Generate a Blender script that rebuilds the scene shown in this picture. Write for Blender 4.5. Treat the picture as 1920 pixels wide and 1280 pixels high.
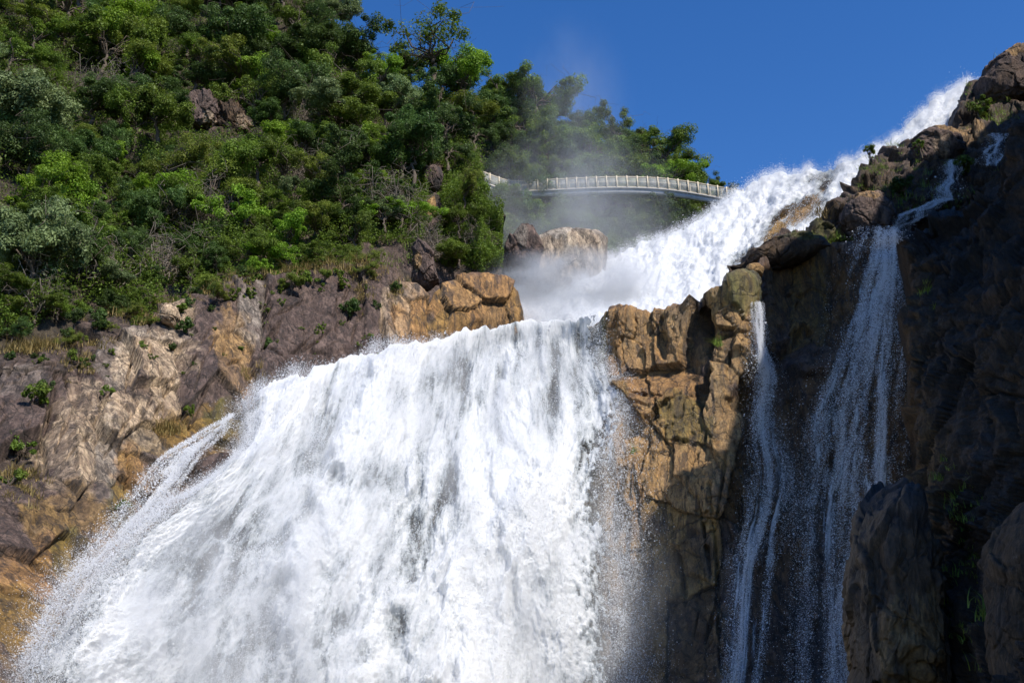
import bpy, math, random
import numpy as np
from mathutils import Vector, Matrix

for o in list(bpy.data.objects):
    bpy.data.objects.remove(o)
SC = bpy.context.scene
COL = SC.collection
rng = np.random.default_rng(7)
random.seed(7)

# ------------------------------------------------------------------ camera
CAM = np.array([0.0, 0.0, 6.0])
PITCH = math.radians(18.0)
FPX = 1920 * 35.0 / 36.0
cam = bpy.data.cameras.new('camera')
cam.lens = 35.0
cam.sensor_width = 36.0
cam.clip_start = 0.1
cam.clip_end = 6000.0
camo = bpy.data.objects.new('camera', cam)
camo.location = CAM
camo.rotation_euler = (math.pi / 2 + PITCH, 0, 0)
COL.objects.link(camo)
SC.camera = camo

# ------------------------------------------------------------------ light
SUN = np.array([0.45, -0.50, 0.74])
SUN = SUN / np.linalg.norm(SUN)
SUN_EL = math.asin(SUN[2])
SUN_AZ = math.atan2(SUN[0], SUN[1])
world = bpy.data.worlds.new('World')
SC.world = world
world.use_nodes = True
wn = world.node_tree
bg = wn.nodes['Background']
sky = wn.nodes.new('ShaderNodeTexSky')
sky.sky_type = 'NISHITA'
sky.sun_disc = False
sky.sun_elevation = SUN_EL
sky.sun_rotation = SUN_AZ
sky.altitude = 600
sky.air_density = 1.0
sky.dust_density = 0.1
sky.ozone_density = 3.0
bg.inputs['Strength'].default_value = 0.15
hsv = wn.nodes.new('ShaderNodeHueSaturation')
hsv.inputs['Hue'].default_value = 0.510
hsv.inputs['Saturation'].default_value = 1.30
wn.links.new(sky.outputs[0], hsv.inputs['Color'])
wn.links.new(hsv.outputs[0], bg.inputs['Color'])
sl = bpy.data.lights.new('sun', 'SUN')
sl.energy = 5.0
sl.angle = math.radians(0.53)
sl.color = (1.0, 0.94, 0.85)
slo = bpy.data.objects.new('sun', sl)
slo.rotation_euler = Vector(tuple(SUN)).to_track_quat('Z', 'Y').to_euler()
slo.location = (30, -30, 80)
COL.objects.link(slo)
SC.view_settings.view_transform = 'Standard'
SC.view_settings.look = 'None'
SC.view_settings.exposure = 0.2
SC.view_settings.gamma = 1.0
SC.view_settings.use_curve_mapping = False
SC.render.engine = 'CYCLES'
cy = SC.cycles
cy.max_bounces = 7
cy.diffuse_bounces = 4
cy.glossy_bounces = 2
cy.transmission_bounces = 4
cy.transparent_max_bounces = 12
cy.volume_bounces = 1
cy.volume_step_rate = 4.0
cy.caustics_reflective = False
cy.caustics_refractive = False
cy.use_denoising = True


# ------------------------------------------------------------------ numpy noise
def h01(ix, iy, iz, seed=0):
    h = (ix.astype(np.int64) * 374761393 + iy.astype(np.int64) * 668265263
         + iz.astype(np.int64) * 2147483647 + seed * 974634777) & 0xFFFFFFFF
    h = ((h ^ (h >> 13)) * 1274126177) & 0xFFFFFFFF
    h = ((h ^ (h >> 16)) * 2246822519) & 0xFFFFFFFF
    h = h ^ (h >> 15)
    return (h & 0xFFFFFF) / float(0x1000000)


def vnoise(P, seed=0):
    F = np.floor(P)
    f = P - F
    f = f * f * f * (f * (f * 6 - 15) + 10)
    i = F.astype(np.int64)
    r = 0
    for dx in (0, 1):
        wx = f[..., 0] if dx else 1 - f[..., 0]
        for dy in (0, 1):
            wy = f[..., 1] if dy else 1 - f[..., 1]
            for dz in (0, 1):
                wz = f[..., 2] if dz else 1 - f[..., 2]
                r = r + wx * wy * wz * h01(i[..., 0] + dx, i[..., 1] + dy, i[..., 2] + dz, seed)
    return r * 2 - 1


def fbm(P, octv=5, seed=0, gain=0.5, lac=2.03):
    a, r, t = 1.0, 0, 0
    P = np.asarray(P, float)
    for k in range(octv):
        r = r + a * vnoise(P, seed + k * 17)
        t += a
        a *= gain
        P = P * lac + 11.3
    return r / t * 1.6


def ridged(P, octv=4, seed=0):
    a, r, t = 1.0, 0, 0
    for k in range(octv):
        r = r + a * (1 - np.abs(vnoise(P, seed + k * 13)) * 2)
        t += a
        a *= 0.5
        P = P * 2.1 + 5.7
    return r / t


def worley(P, seed=0):
    F = np.floor(P)
    i = F.astype(np.int64)
    n = P.shape[:-1]
    d1 = np.full(n, 9.0)
    d2 = np.full(n, 9.0)
    idn = np.zeros(n)
    cen = np.zeros(P.shape)
    for dx in (-1, 0, 1):
        for dy in (-1, 0, 1):
            for dz in (-1, 0, 1):
                a, b, c = i[..., 0] + dx, i[..., 1] + dy, i[..., 2] + dz
                q = np.stack([a + h01(a, b, c, seed), b + h01(a, b, c, seed + 1), c + h01(a, b, c, seed + 2)], -1)
                d = np.sqrt(((P - q) ** 2).sum(-1))
                near = d < d1
                d2 = np.where(near, d1, np.minimum(d2, d))
                d1 = np.where(near, d, d1)
                idn = np.where(near, h01(a, b, c, seed + 5), idn)
                cen = np.where(near[..., None], q, cen)
    return d1, d2, idn, cen


def sstep(a, b, x):
    t = np.clip((x - a) / (b - a), 0, 1)
    return t * t * (3 - 2 * t)


# ------------------------------------------------------------------ photo directions -> world
CP, SP = math.cos(PITCH), math.sin(PITCH)


def unproj(px, py, Y):
    """Point on the line of sight of (px, py) at horizontal distance Y in front of the viewer."""
    a = (np.asarray(px, float) - 960) / FPX
    b = (640 - np.asarray(py, float)) / FPX
    dy = CP - b * SP
    dz = SP + b * CP
    t = np.asarray(Y, float) / dy
    return np.stack([a * t + CAM[0], dy * t + CAM[1], dz * t + CAM[2]], -1)


def proj(P):
    d = np.asarray(P) - CAM
    z = d[..., 1] * CP + d[..., 2] * SP
    return 960 + FPX * d[..., 0] / z, 640 - FPX * (d[..., 2] * CP - d[..., 1] * SP) / z


class Depth:
    """thin plate spline through (px, py, Y)"""
    def __init__(self, pts):
        p = np.array(pts, float)
        self.c = p[:, :2] / 500.0
        n = len(p)
        K = self.k(self.c, self.c) + np.eye(n) * 0.004
        A = np.zeros((n + 3, n + 3))
        A[:n, :n] = K
        A[:n, n] = 1
        A[:n, n + 1:] = self.c
        A[n, :n] = 1
        A[n + 1:, :n] = self.c.T
        self.w = np.linalg.solve(A, np.concatenate([p[:, 2], np.zeros(3)]))

    @staticmethod
    def k(a, b):
        d = ((a[:, None, :] - b[None]) ** 2).sum(-1)
        return 0.5 * d * np.log(d + 1e-9)

    def __call__(self, px, py):
        px, py = np.broadcast_arrays(np.asarray(px, float), np.asarray(py, float))
        q = np.stack([px.ravel(), py.ravel()], -1) / 500.0
        n = len(self.c)
        out = np.empty(len(q))
        for s in range(0, len(q), 60000):
            e = q[s:s + 60000]
            out[s:s + 60000] = self.k(e, self.c) @ self.w[:n] + self.w[n] + e @ self.w[n + 1:]
        return out.reshape(px.shape)


def poly(pts):
    p = np.array(pts, float)
    return lambda x: np.interp(x, p[:, 0], p[:, 1])


def in_poly(x, y, pts):
    p = np.array(pts, float)
    r = np.zeros(np.shape(x), bool)
    j = len(p) - 1
    for i in range(len(p)):
        c = ((p[i, 1] > y) != (p[j, 1] > y)) & (x < (p[j, 0] - p[i, 0]) * (y - p[i, 1]) / (p[j, 1] - p[i, 1] + 1e-12) + p[i, 0])
        r ^= c
        j = i
    return r


# ------------------------------------------------------------------ mesh helpers
def mesh_np(name, V, F, mat, smooth=True, parent=None, attrs=None, link=True, uv=None):
    me = bpy.data.meshes.new(name)
    V = np.ascontiguousarray(V, dtype=np.float32).reshape(-1, 3)
    F = np.ascontiguousarray(F, dtype=np.int32)
    me.vertices.add(len(V))
    me.vertices.foreach_set('co', V.ravel())
    k = F.shape[1]
    me.loops.add(F.size)
    me.loops.foreach_set('vertex_index', F.ravel())
    me.polygons.add(len(F))
    me.polygons.foreach_set('loop_start', np.arange(0, F.size, k, dtype=np.int32))
    me.polygons.foreach_set('loop_total', np.full(len(F), k, dtype=np.int32))
    if smooth:
        me.polygons.foreach_set('use_smooth', np.ones(len(F), dtype=bool))
    for an, arr in (attrs or {}).items():
        arr = np.asarray(arr, dtype=np.float32)
        if arr.ndim == 1:
            at = me.attributes.new(an, 'FLOAT', 'POINT')
            at.data.foreach_set('value', arr)
        elif arr.shape[1] == 3:
            at = me.attributes.new(an, 'FLOAT_VECTOR', 'POINT')
            at.data.foreach_set('vector', arr.ravel())
    me.update()
    me.validate()
    if mat:
        me.materials.append(mat)
    o = bpy.data.objects.new(name, me)
    if parent is not None:
        o.parent = parent
    if link:
        COL.objects.link(o)
    return o


def grid_faces(ni, nj, base=0):
    a = np.arange(ni * nj).reshape(ni, nj)
    return np.stack([a[:-1, :-1], a[1:, :-1], a[1:, 1:], a[:-1, 1:]], -1).reshape(-1, 4) + base


def tag(o, label=None, cat=None, group=None, kind=None):
    if label:
        o['label'] = label
    if cat:
        o['category'] = cat
    if group:
        o['group'] = group
    if kind:
        o['kind'] = kind
    return o


def empty(name, loc, rz=0.0):
    o = bpy.data.objects.new(name, None)
    o.location = tuple(loc)
    o.rotation_euler = (0, 0, rz)
    o.empty_display_size = 0.3
    COL.objects.link(o)
    return o


def tube(pts, radii, sides=5):
    """(verts, quads) of a tapered tube"""
    pts = np.asarray(pts, float)
    n = len(pts)
    T = np.gradient(pts, axis=0)
    T /= np.linalg.norm(T, axis=1)[:, None] + 1e-9
    ref = np.array([0.31, 0.17, 0.93]) if abs(T[0, 2]) < 0.8 else np.array([0.93, 0.2, 0.1])
    U = np.cross(T, ref)
    U /= np.linalg.norm(U, axis=1)[:, None] + 1e-9
    W = np.cross(T, U)
    a = np.arange(sides) / sides * 2 * math.pi
    V = pts[:, None] + np.asarray(radii)[:, None, None] * (U[:, None] * np.cos(a)[None, :, None] + W[:, None] * np.sin(a)[None, :, None])
    f = []
    idx = np.arange(n * sides).reshape(n, sides)
    nx = np.roll(idx, -1, axis=1)
    F = np.stack([idx[:-1], nx[:-1], nx[1:], idx[1:]], -1).reshape(-1, 4)
    return V.reshape(-1, 3), F


def join(parts):
    Vs, Fs, b = [], [], 0
    for V, F in parts:
        Vs.append(V)
        Fs.append(F + b)
        b += len(V)
    return np.concatenate(Vs), np.concatenate(Fs)


# ------------------------------------------------------------------ materials
class NT:
    def __init__(self, name):
        self.m = bpy.data.materials.new(name)
        self.m.use_nodes = True
        self.t = self.m.node_tree
        self.t.nodes.clear()
        self.out = self.t.nodes.new('ShaderNodeOutputMaterial')

    def n(self, typ, **kw):
        nd = self.t.nodes.new(typ)
        ins = kw.pop('ins', {})
        for k, v in kw.items():
            setattr(nd, k, v)
        for k, v in ins.items():
            if isinstance(v, bpy.types.NodeSocket):
                self.t.links.new(v, nd.inputs[k])
            else:
                nd.inputs[k].default_value = v
        return nd

    def link(self, a, b):
        self.t.links.new(a, b)

    def math(self, op, a, b=0.0, clamp=False):
        nd = self.n('ShaderNodeMath', operation=op, use_clamp=clamp, ins={0: a, 1: b})
        return nd.outputs[0]

    def mix(self, f, a, b):
        nd = self.n('ShaderNodeMix', data_type='RGBA', ins={0: f, 6: a, 7: b})
        return nd.outputs[2]

    def ramp(self, x, stops):
        nd = self.n('ShaderNodeValToRGB', ins={0: x})
        e = nd.color_ramp.elements
        while len(e) < len(stops):
            e.new(0.5)
        for el, (p, c) in zip(e, stops):
            el.position = p
            el.color = c if len(c) == 4 else (*c, 1)
        return nd.outputs[0]

    def noise(self, vec, scale, detail=4, rough=0.6, dist=0.0):
        nd = self.n('ShaderNodeTexNoise', ins={'Vector': vec, 'Scale': scale, 'Detail': detail, 'Roughness': rough, 'Distortion': dist})
        return nd.outputs[0]

    def mapping(self, vec, scale=(1, 1, 1), rot=(0, 0, 0), loc=(0, 0, 0)):
        nd = self.n('ShaderNodeMapping', ins={'Vector': vec, 'Scale': scale, 'Rotation': rot, 'Location': loc})
        return nd.outputs[0]


def rock_material(name, bump=0.8, streak=(3.4, 3.4, 0.38), stain=(2.6, 2.6, 0.20), rot=(0, 0, 0)):
    t = NT(name)
    geo = t.n('ShaderNodeTexCoord').outputs['Object']
    tint = t.n('ShaderNodeAttribute', attribute_name='tint').outputs['Vector']
    wet = t.n('ShaderNodeAttribute', attribute_name='wet').outputs['Fac']
    n1 = t.noise(geo, 1.3, 8, 0.68)
    n2 = t.noise(t.mapping(geo, streak, rot), 1.6, 7, 0.70, 0.25)
    n3 = t.noise(t.mapping(geo, (1, 1, 0.6)), 12.0, 6, 0.75)
    f = t.math('ADD', t.math('MULTIPLY', n1, 0.8), t.math('ADD', t.math('MULTIPLY', n2, 1.2), t.math('MULTIPLY', n3, 1.2)))
    v = t.n('ShaderNodeMapRange', ins={0: f, 1: 1.28, 2: 1.88, 3: 0.34, 4: 1.85}).outputs[0]
    c = t.n('ShaderNodeVectorMath', operation='SCALE', ins={0: tint, 'Scale': v}).outputs[0]
    # dark weathering skin broken away in sharp-edged patches
    pn = t.noise(t.mapping(geo, (1.5, 1.5, 0.55)), 1.5, 10, 0.72, 0.3)
    sk = t.n('ShaderNodeMapRange', ins={0: pn, 1: 0.485, 2: 0.53, 3: 0.0, 4: 0.62}).outputs[0]
    sk = t.math('MULTIPLY', sk, t.math('SUBTRACT', 1.0, t.math('MULTIPLY', wet, 0.55)))
    c = t.mix(sk, c, t.n('ShaderNodeVectorMath', operation='MULTIPLY', ins={0: c, 1: (0.36, 0.33, 0.34)}).outputs[0])
    ch = t.n('ShaderNodeMapRange', ins={0: t.noise(t.mapping(geo, (2.2, 2.2, 1.0)), 2.0, 10, 0.75), 1: 0.60, 2: 0.63, 3: 0.0, 4: 0.6}).outputs[0]
    c = t.mix(ch, c, t.n('ShaderNodeVectorMath', operation='MULTIPLY', ins={0: c, 1: (2.0, 1.9, 1.8)}).outputs[0])
    # pale lichen blotches and dark stains
    li = t.n('ShaderNodeMapRange', ins={0: t.noise(geo, 2.6, 6, 0.72), 1: 0.62, 2: 0.70, 3: 0.0, 4: 0.22}).outputs[0]
    dry = t.math('SUBTRACT', 1.0, wet, True)
    c = t.mix(t.math('MULTIPLY', li, dry), c, (0.36, 0.33, 0.27, 1))
    ds = t.n('ShaderNodeMapRange', ins={0: t.noise(t.mapping(geo, stain, rot), 1.0, 6, 0.62), 1: 0.54, 2: 0.60, 3: 0.0, 4: 0.62}).outputs[0]
    c = t.mix(ds, c, (0.035, 0.028, 0.026, 1))
    cr = t.n('ShaderNodeTexVoronoi', feature='DISTANCE_TO_EDGE',
             ins={'Vector': t.mapping(t.n('ShaderNodeVectorMath', operation='ADD', ins={0: geo, 1: t.n('ShaderNodeVectorMath', operation='SCALE', ins={0: t.n('ShaderNodeTexNoise', ins={'Vector': geo, 'Scale': 0.9, 'Detail': 4}).outputs['Color'], 'Scale': 1.3}).outputs[0]}).outputs[0], (1, 1, 0.5)), 'Scale': 0.55}).outputs[0]
    crk = t.n('ShaderNodeMapRange', ins={0: cr, 1: 0.0, 2: 0.022, 3: 0.7, 4: 0.0}).outputs[0]
    wv = t.n('ShaderNodeVectorMath', operation='ADD', ins={0: geo, 1: t.n('ShaderNodeVectorMath', operation='SCALE', ins={0: t.n('ShaderNodeTexNoise', ins={'Vector': geo, 'Scale': 1.7, 'Detail': 4}).outputs['Color'], 'Scale': 0.6}).outputs[0]}).outputs[0]
    cr2 = t.n('ShaderNodeTexVoronoi', feature='DISTANCE_TO_EDGE', ins={'Vector': t.mapping(wv, (1, 1, 0.45), (0.0, 0.45, 0.0)), 'Scale': 1.25}).outputs[0]
    c2 = t.n('ShaderNodeMapRange', ins={0: cr2, 1: 0.0, 2: 0.03, 3: 0.75, 4: 0.0}).outputs[0]
    c2 = t.math('MULTIPLY', c2, t.n('ShaderNodeMapRange', ins={0: t.noise(geo, 0.8, 3, 0.5), 1: 0.45, 2: 0.58, 3: 0.0, 4: 1.0}).outputs[0])
    crk = t.math('MAXIMUM', crk, c2)
    c = t.mix(crk, c, (0.02, 0.016, 0.014, 1))
    h = t.math('ADD', t.math('MULTIPLY', n3, 0.34), t.math('ADD', t.math('MULTIPLY', n2, 0.24), t.math('ADD', t.math('MULTIPLY', sk, 0.16), t.math('MULTIPLY', t.noise(geo, 34.0, 4, 0.7), 0.14))))
    h = t.math('SUBTRACT', h, t.math('MULTIPLY', crk, 0.25))
    b = t.n('ShaderNodeBump', ins={'Height': h, 'Strength': bump, 'Distance': 0.35}).outputs[0]
    rough = t.n('ShaderNodeMapRange', ins={0: wet, 1: 0.0, 2: 1.0, 3: 0.9, 4: 0.27}).outputs[0]
    p = t.n('ShaderNodeBsdfPrincipled', ins={'Base Color': c, 'Roughness': rough, 'Normal': b})
    p.inputs['Specular IOR Level'].default_value = 0.45
    t.link(p.outputs[0], t.out.inputs[0])
    return t.m


def leaf_material(name, dark, light, trans=0.35):
    dark, light = (dark[0] * 2.0, dark[1] * 1.6, dark[2] * 1.7), (light[0] * 2.2, light[1] * 1.85, light[2] * 1.7)
    t = NT(name)
    oi = t.n('ShaderNodeObjectInfo')
    lr = t.n('ShaderNodeAttribute', attribute_name='rnd').outputs['Fac']
    k = t.math('ADD', t.math('MULTIPLY', lr, 0.75), t.math('MULTIPLY', oi.outputs['Random'], 0.3), True)
    c = t.mix(k, (*dark, 1), (*light, 1))
    hs = t.n('ShaderNodeHueSaturation', ins={'Hue': t.n('ShaderNodeMapRange', ins={0: oi.outputs['Random'], 3: 0.485, 4: 0.508}).outputs[0],
                                             'Saturation': 1.0, 'Value': 1.0, 'Fac': 1.0, 'Color': c}).outputs[0]
    d = t.n('ShaderNodeBsdfPrincipled', ins={'Base Color': hs, 'Roughness': 0.55})
    d.inputs['Specular IOR Level'].default_value = 0.3
    tr = t.n('ShaderNodeBsdfTranslucent', ins={'Color': hs})
    m = t.n('ShaderNodeMixShader', ins={0: trans, 1: d.outputs[0], 2: tr.outputs[0]})
    t.link(m.outputs[0], t.out.inputs[0])
    return t.m


def simple_mat(name, col, rough=0.8, var=0.3, scale=4.0, metal=0.0, bump=0.0):
    t = NT(name)
    geo = t.n('ShaderNodeTexCoord').outputs['Object']
    n = t.noise(geo, scale, 5, 0.65)
    v = t.n('ShaderNodeMapRange', ins={0: n, 1: 0.25, 2: 0.75, 3: 1 - var, 4: 1 + var}).outputs[0]
    c = t.n('ShaderNodeVectorMath', operation='SCALE', ins={0: col, 'Scale': v}).outputs[0]
    p = t.n('ShaderNodeBsdfPrincipled', ins={'Base Color': c, 'Roughness': rough, 'Metallic': metal})
    if bump:
        t.link(t.n('ShaderNodeBump', ins={'Height': n, 'Strength': bump, 'Distance': 0.1}).outputs[0], p.inputs['Normal'])
    t.link(p.outputs[0], t.out.inputs[0])
    return t.m


def foam_material(name, thin=0.0, fine=1.0, rag=1.0):
    """White water in flow coordinates: aerated foam is white, thinner water greyer (the grey also stands in for soft shading), the thinnest films let the wet rock through."""
    t = NT(name)
    fl = t.n('ShaderNodeAttribute', attribute_name='flow').outputs['Vector']
    foam = t.n('ShaderNodeAttribute', attribute_name='foam').outputs['Fac']
    a = t.noise(t.mapping(fl, (0.95, 0.22, 1)), 1.0, 6, 0.62, 0.5)
    b = t.noise(t.mapping(fl, (4.0, 1.1, 1)), 1.0, 7, 0.70, 0.6)
    c = t.noise(t.mapping(fl, (15.0, 7.0, 1)), fine, 4, 0.7)
    d = t.math('ADD', t.math('MULTIPLY', t.math('SUBTRACT', a, 0.5), 2.3),
               t.math('ADD', t.math('MULTIPLY', t.math('SUBTRACT', b, 0.5), 1.5 * rag), t.math('MULTIPLY', t.math('SUBTRACT', c, 0.5), 0.5 * rag * rag)))
    f = t.math('ADD', foam, d)
    al = t.n('ShaderNodeMapRange', interpolation_type='SMOOTHSTEP', ins={0: f, 1: -0.18 + thin * 0.6, 2: 0.34 + thin * 2.6, 3: 0.0, 4: 1.0 - thin * 0.7}).outputs[0]
    wh = t.n('ShaderNodeMapRange', interpolation_type='SMOOTHSTEP', ins={0: f, 1: 0.05, 2: 0.80, 3: 0.0, 4: 1.0}).outputs[0]
    col = t.mix(wh, (0.40, 0.44, 0.47, 1), (0.91, 0.925, 0.94, 1))  # grey is thinner water and also paints in the bluish shading of the fall
    df = t.n('ShaderNodeBsdfDiffuse', ins={'Color': col})
    tl = t.n('ShaderNodeBsdfTranslucent', ins={'Color': col})
    hgt = t.math('ADD', a, t.math('ADD', t.math('MULTIPLY', b, 0.6), t.math('MULTIPLY', c, 0.12)))
    bmp = t.n('ShaderNodeBump', ins={'Height': hgt, 'Strength': 0.4, 'Distance': 0.6})
    t.link(bmp.outputs[0], df.inputs['Normal'])
    mx = t.n('ShaderNodeMixShader', ins={0: 0.3, 1: df.outputs[0], 2: tl.outputs[0]})
    tp = t.n('ShaderNodeBsdfTransparent')
    m2 = t.n('ShaderNodeMixShader', ins={0: al, 1: tp.outputs[0], 2: mx.outputs[0]})
    t.link(m2.outputs[0], t.out.inputs[0])
    return t.m


def drop_material(name):
    t = NT(name)
    df = t.n('ShaderNodeBsdfDiffuse', ins={'Color': (0.93, 0.94, 0.96, 1)})
    tl = t.n('ShaderNodeBsdfTranslucent', ins={'Color': (0.93, 0.94, 0.96, 1)})
    mx = t.n('ShaderNodeMixShader', ins={0: 0.35, 1: df.outputs[0], 2: tl.outputs[0]})
    t.link(mx.outputs[0], t.out.inputs[0])
    return t.m


M_ROCK = rock_material('cliff_rock')
M_BOULD = rock_material('boulder_rock', 0.6, (1.6, 1.6, 0.7), (1.2, 1.2, 0.45), (0.5, 0.5, 0.3))
M_FOAM = foam_material('white_water')
M_VEIL = foam_material('thin_falling_water', 0.26, 1.3, 1.7)
M_DROP = drop_material('spray_drops')
M_BARK = simple_mat('bark', (0.10, 0.075, 0.055), 0.9, 0.4, 6)
M_TWIG = simple_mat('dry_twigs', (0.20, 0.165, 0.13), 0.9, 0.35, 3)
M_LEAF = {
    'dark': leaf_material('dark_leaves', (0.014, 0.034, 0.008), (0.05, 0.10, 0.020)),
    'mid': leaf_material('green_leaves', (0.028, 0.060, 0.009), (0.092, 0.16, 0.020)),
    'yellow': leaf_material('yellow_green_leaves', (0.045, 0.080, 0.010), (0.125, 0.19, 0.028)),
    'grey': leaf_material('grey_green_leaves', (0.04, 0.08, 0.030), (0.13, 0.20, 0.085)),
    'blue': leaf_material('blue_green_leaves', (0.022, 0.052, 0.014), (0.06, 0.12, 0.030)),
    'bright': leaf_material('bright_green_leaves', (0.05, 0.12, 0.010), (0.13, 0.25, 0.022)),
}
M_GRASS = leaf_material('grass_blades', (0.06, 0.07, 0.018), (0.19, 0.16, 0.065), 0.3)
M_GRASSG = leaf_material('green_grass_blades', (0.04, 0.09, 0.012), (0.13, 0.21, 0.035), 0.3)

# ------------------------------------------------------------------ rock colours
PAL = {
    'brown': (0.118, 0.080, 0.065), 'umber': (0.15, 0.075, 0.024), 'pale': (0.46, 0.34, 0.22), 'orange': (0.33, 0.178, 0.062),
    'ochre': (0.26, 0.155, 0.038), 'dark': (0.068, 0.040, 0.020), 'moss': (0.085, 0.095, 0.020),
    'grey': (0.30, 0.255, 0.205), 'tan': (0.35, 0.212, 0.085), 'soil': (0.06, 0.045, 0.028), 'wetblack': (0.030, 0.022, 0.018),
}


def paint(P, px, py, base, blobs, seed=3):
    """base colour name + list of (px, py, rx, ry, colour, strength); edges broken up by noise"""
    C = np.tile(np.array(PAL[base]), px.shape + (1,)).reshape(px.shape + (3,))
    nz = fbm(P * 0.45, 5, seed) * 0.5 + fbm(P * np.array([1.9, 1.9, 0.4]), 5, seed + 9) * 0.55
    for bx, by, rx, ry, cn, st in blobs:
        d = np.sqrt(((px - bx) / rx) ** 2 + ((py - by) / ry) ** 2)
        w = (1 - sstep(0.82, 1.02, d + nz * 0.6)) * st
        C = C * (1 - w[..., None]) + np.array(PAL[cn]) * w[..., None]
    return C


def terrace(x, w=0.22):
    f = np.floor(x)
    r = x - f
    return f + sstep(0.5 - w, 0.5 + w, r) * 0.8 + r * 0.2


def rock_disp(P, blk=1.0, sc=(3.2, 3.2, 5.5), fine=1.0, seed=0, crack=0.5, ter=0.55):
    W = P + np.stack([fbm(P * 0.25, 3, seed + 1), fbm(P * 0.25, 3, seed + 2), fbm(P * 0.25, 3, seed + 3)], -1) * 0.8
    W = W + 0.10 * np.stack([fbm(P * 1.9, 3, seed + 4), fbm(P * 1.9, 3, seed + 5), fbm(P * 1.9, 3, seed + 6)], -1)
    W = W + np.stack([W[..., 2] * 0.22, 0 * W[..., 2], W[..., 0] * 0.18], -1)
    d = 0
    for k, (m, amp) in enumerate(((1.0, 0.85), (0.42, 0.30), (0.17, 0.10), (0.08, 0.045))):
        s = np.array(sc) * m
        f1, f2, idn, cen = worley(W / s, seed + 31 * k)
        r = (W / s - cen)
        ta = (idn * 97.3) % 1.0 - 0.5
        tb = (idn * 53.7) % 1.0 - 0.5
        tc = (idn * 29.1) % 1.0 - 0.5
        d = d + amp * blk * ((idn - 0.5) * 0.7 + (r[..., 0] * ta + r[..., 2] * tb * 1.2 + r[..., 1] * tc) * 1.5)
        e = f2 - f1
        d = d - amp * crack * (1 - sstep(0.0, 0.05, e)) * (0.2 + 0.8 * ((idn * 11.7) % 1.0))
    d = d + blk * ter * 0.45 * (terrace(fbm(W * np.array([0.30, 0.30, 0.16]), 4, seed + 11) * 2.6) / 1.3 + 0.35 * terrace(fbm(W * np.array([0.9, 0.9, 0.5]), 3, seed + 12) * 2.4))
    d = d + fine * (0.14 * fbm(P * 0.5, 4, seed + 7) + 0.08 * fbm(P * np.array([2.2, 2.2, 0.4]), 4, seed + 8) + 0.05 * ridged(P * np.array([2.0, 2.0, 1.0]), 4, seed + 9) + 0.03 * ridged(P * np.array([6, 6, 3]), 3, seed + 10))
    return d


class Sheet:
    """Rock or ground built column by column between two outline curves, at its own distances, with a top that turns away to the back."""
    def __init__(self, x0, x1, top, bot, depth, step=2.2, vstep=2.2, back=6.0, nback=14, drop=0.0, vmax=None):
        ni = int((x1 - x0) / step) + 1
        self.px = np.linspace(x0, x1, ni)
        tp, bt = top(self.px), bot(self.px)
        nj = int((bt - tp).max() / vstep) + 2
        v = np.linspace(0, 1, nj)
        PX = np.repeat(self.px[:, None], nj, 1)
        PY = tp[:, None] + (bt - tp)[:, None] * v[None]
        Y = depth(PX, PY)
        P = unproj(PX, PY, Y)
        if nback:
            k = (np.arange(nback, 0, -1) / nback)[None, :, None]
            dirb = np.array([0, 1.0, 0])
            B = P[:, :1] + dirb * back * k ** 1.3 + np.array([0, 0, 1.0]) * (-drop * k ** 1.5)
            P = np.concatenate([B, P], 1)
            PX = np.concatenate([np.repeat(PX[:, :1], nback, 1), PX], 1)
            PY = np.concatenate([np.repeat(PY[:, :1], nback, 1), PY], 1)
        self.nback = nback
        self.P, self.PX, self.PY = P, PX, PY
        gu = np.gradient(P, axis=0)
        gv = np.gradient(P, axis=1)
        N = np.cross(gu, gv)
        N /= np.linalg.norm(N, axis=-1, keepdims=True) + 1e-9
        # smooth the normal a little across the rim
        for _ in range(6):
            N[:, 1:-1] = (N[:, :-2] + N[:, 1:-1] * 2 + N[:, 2:]) / 4
            N[1:-1] = (N[:-2] + N[1:-1] * 2 + N[2:]) / 4
        N /= np.linalg.norm(N, axis=-1, keepdims=True) + 1e-9
        flip = ((CAM - P) * N).sum(-1).mean() < 0
        if flip:
            N = -N
        self.N = N
        self.flip = flip

    def displace(self, d):
        self.P = self.P + self.N * d[..., None]

    def build(self, name, mat, attrs=None, keep=None):
        ni, nj = self.P.shape[:2]
        F = grid_faces(ni, nj)
        if self.flip:
            F = F[:, ::-1]
        if keep is not None:
            kf = keep.ravel()[F].all(1)
            F = F[kf]
        at = {k: (v.reshape(-1, 3) if v.ndim == 3 else v.ravel()) for k, v in (attrs or {}).items()}
        return mesh_np(name, self.P.reshape(-1, 3), F, mat, True, None, at)

    def pick(self, px, py):
        i = int(np.clip(round((px - self.px[0]) / (self.px[1] - self.px[0])), 0, len(self.px) - 1))
        j = self.nback + int(np.argmin(np.abs(self.PY[i, self.nback:] - py)))
        return self.P[i, j], self.N[i, j]


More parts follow.
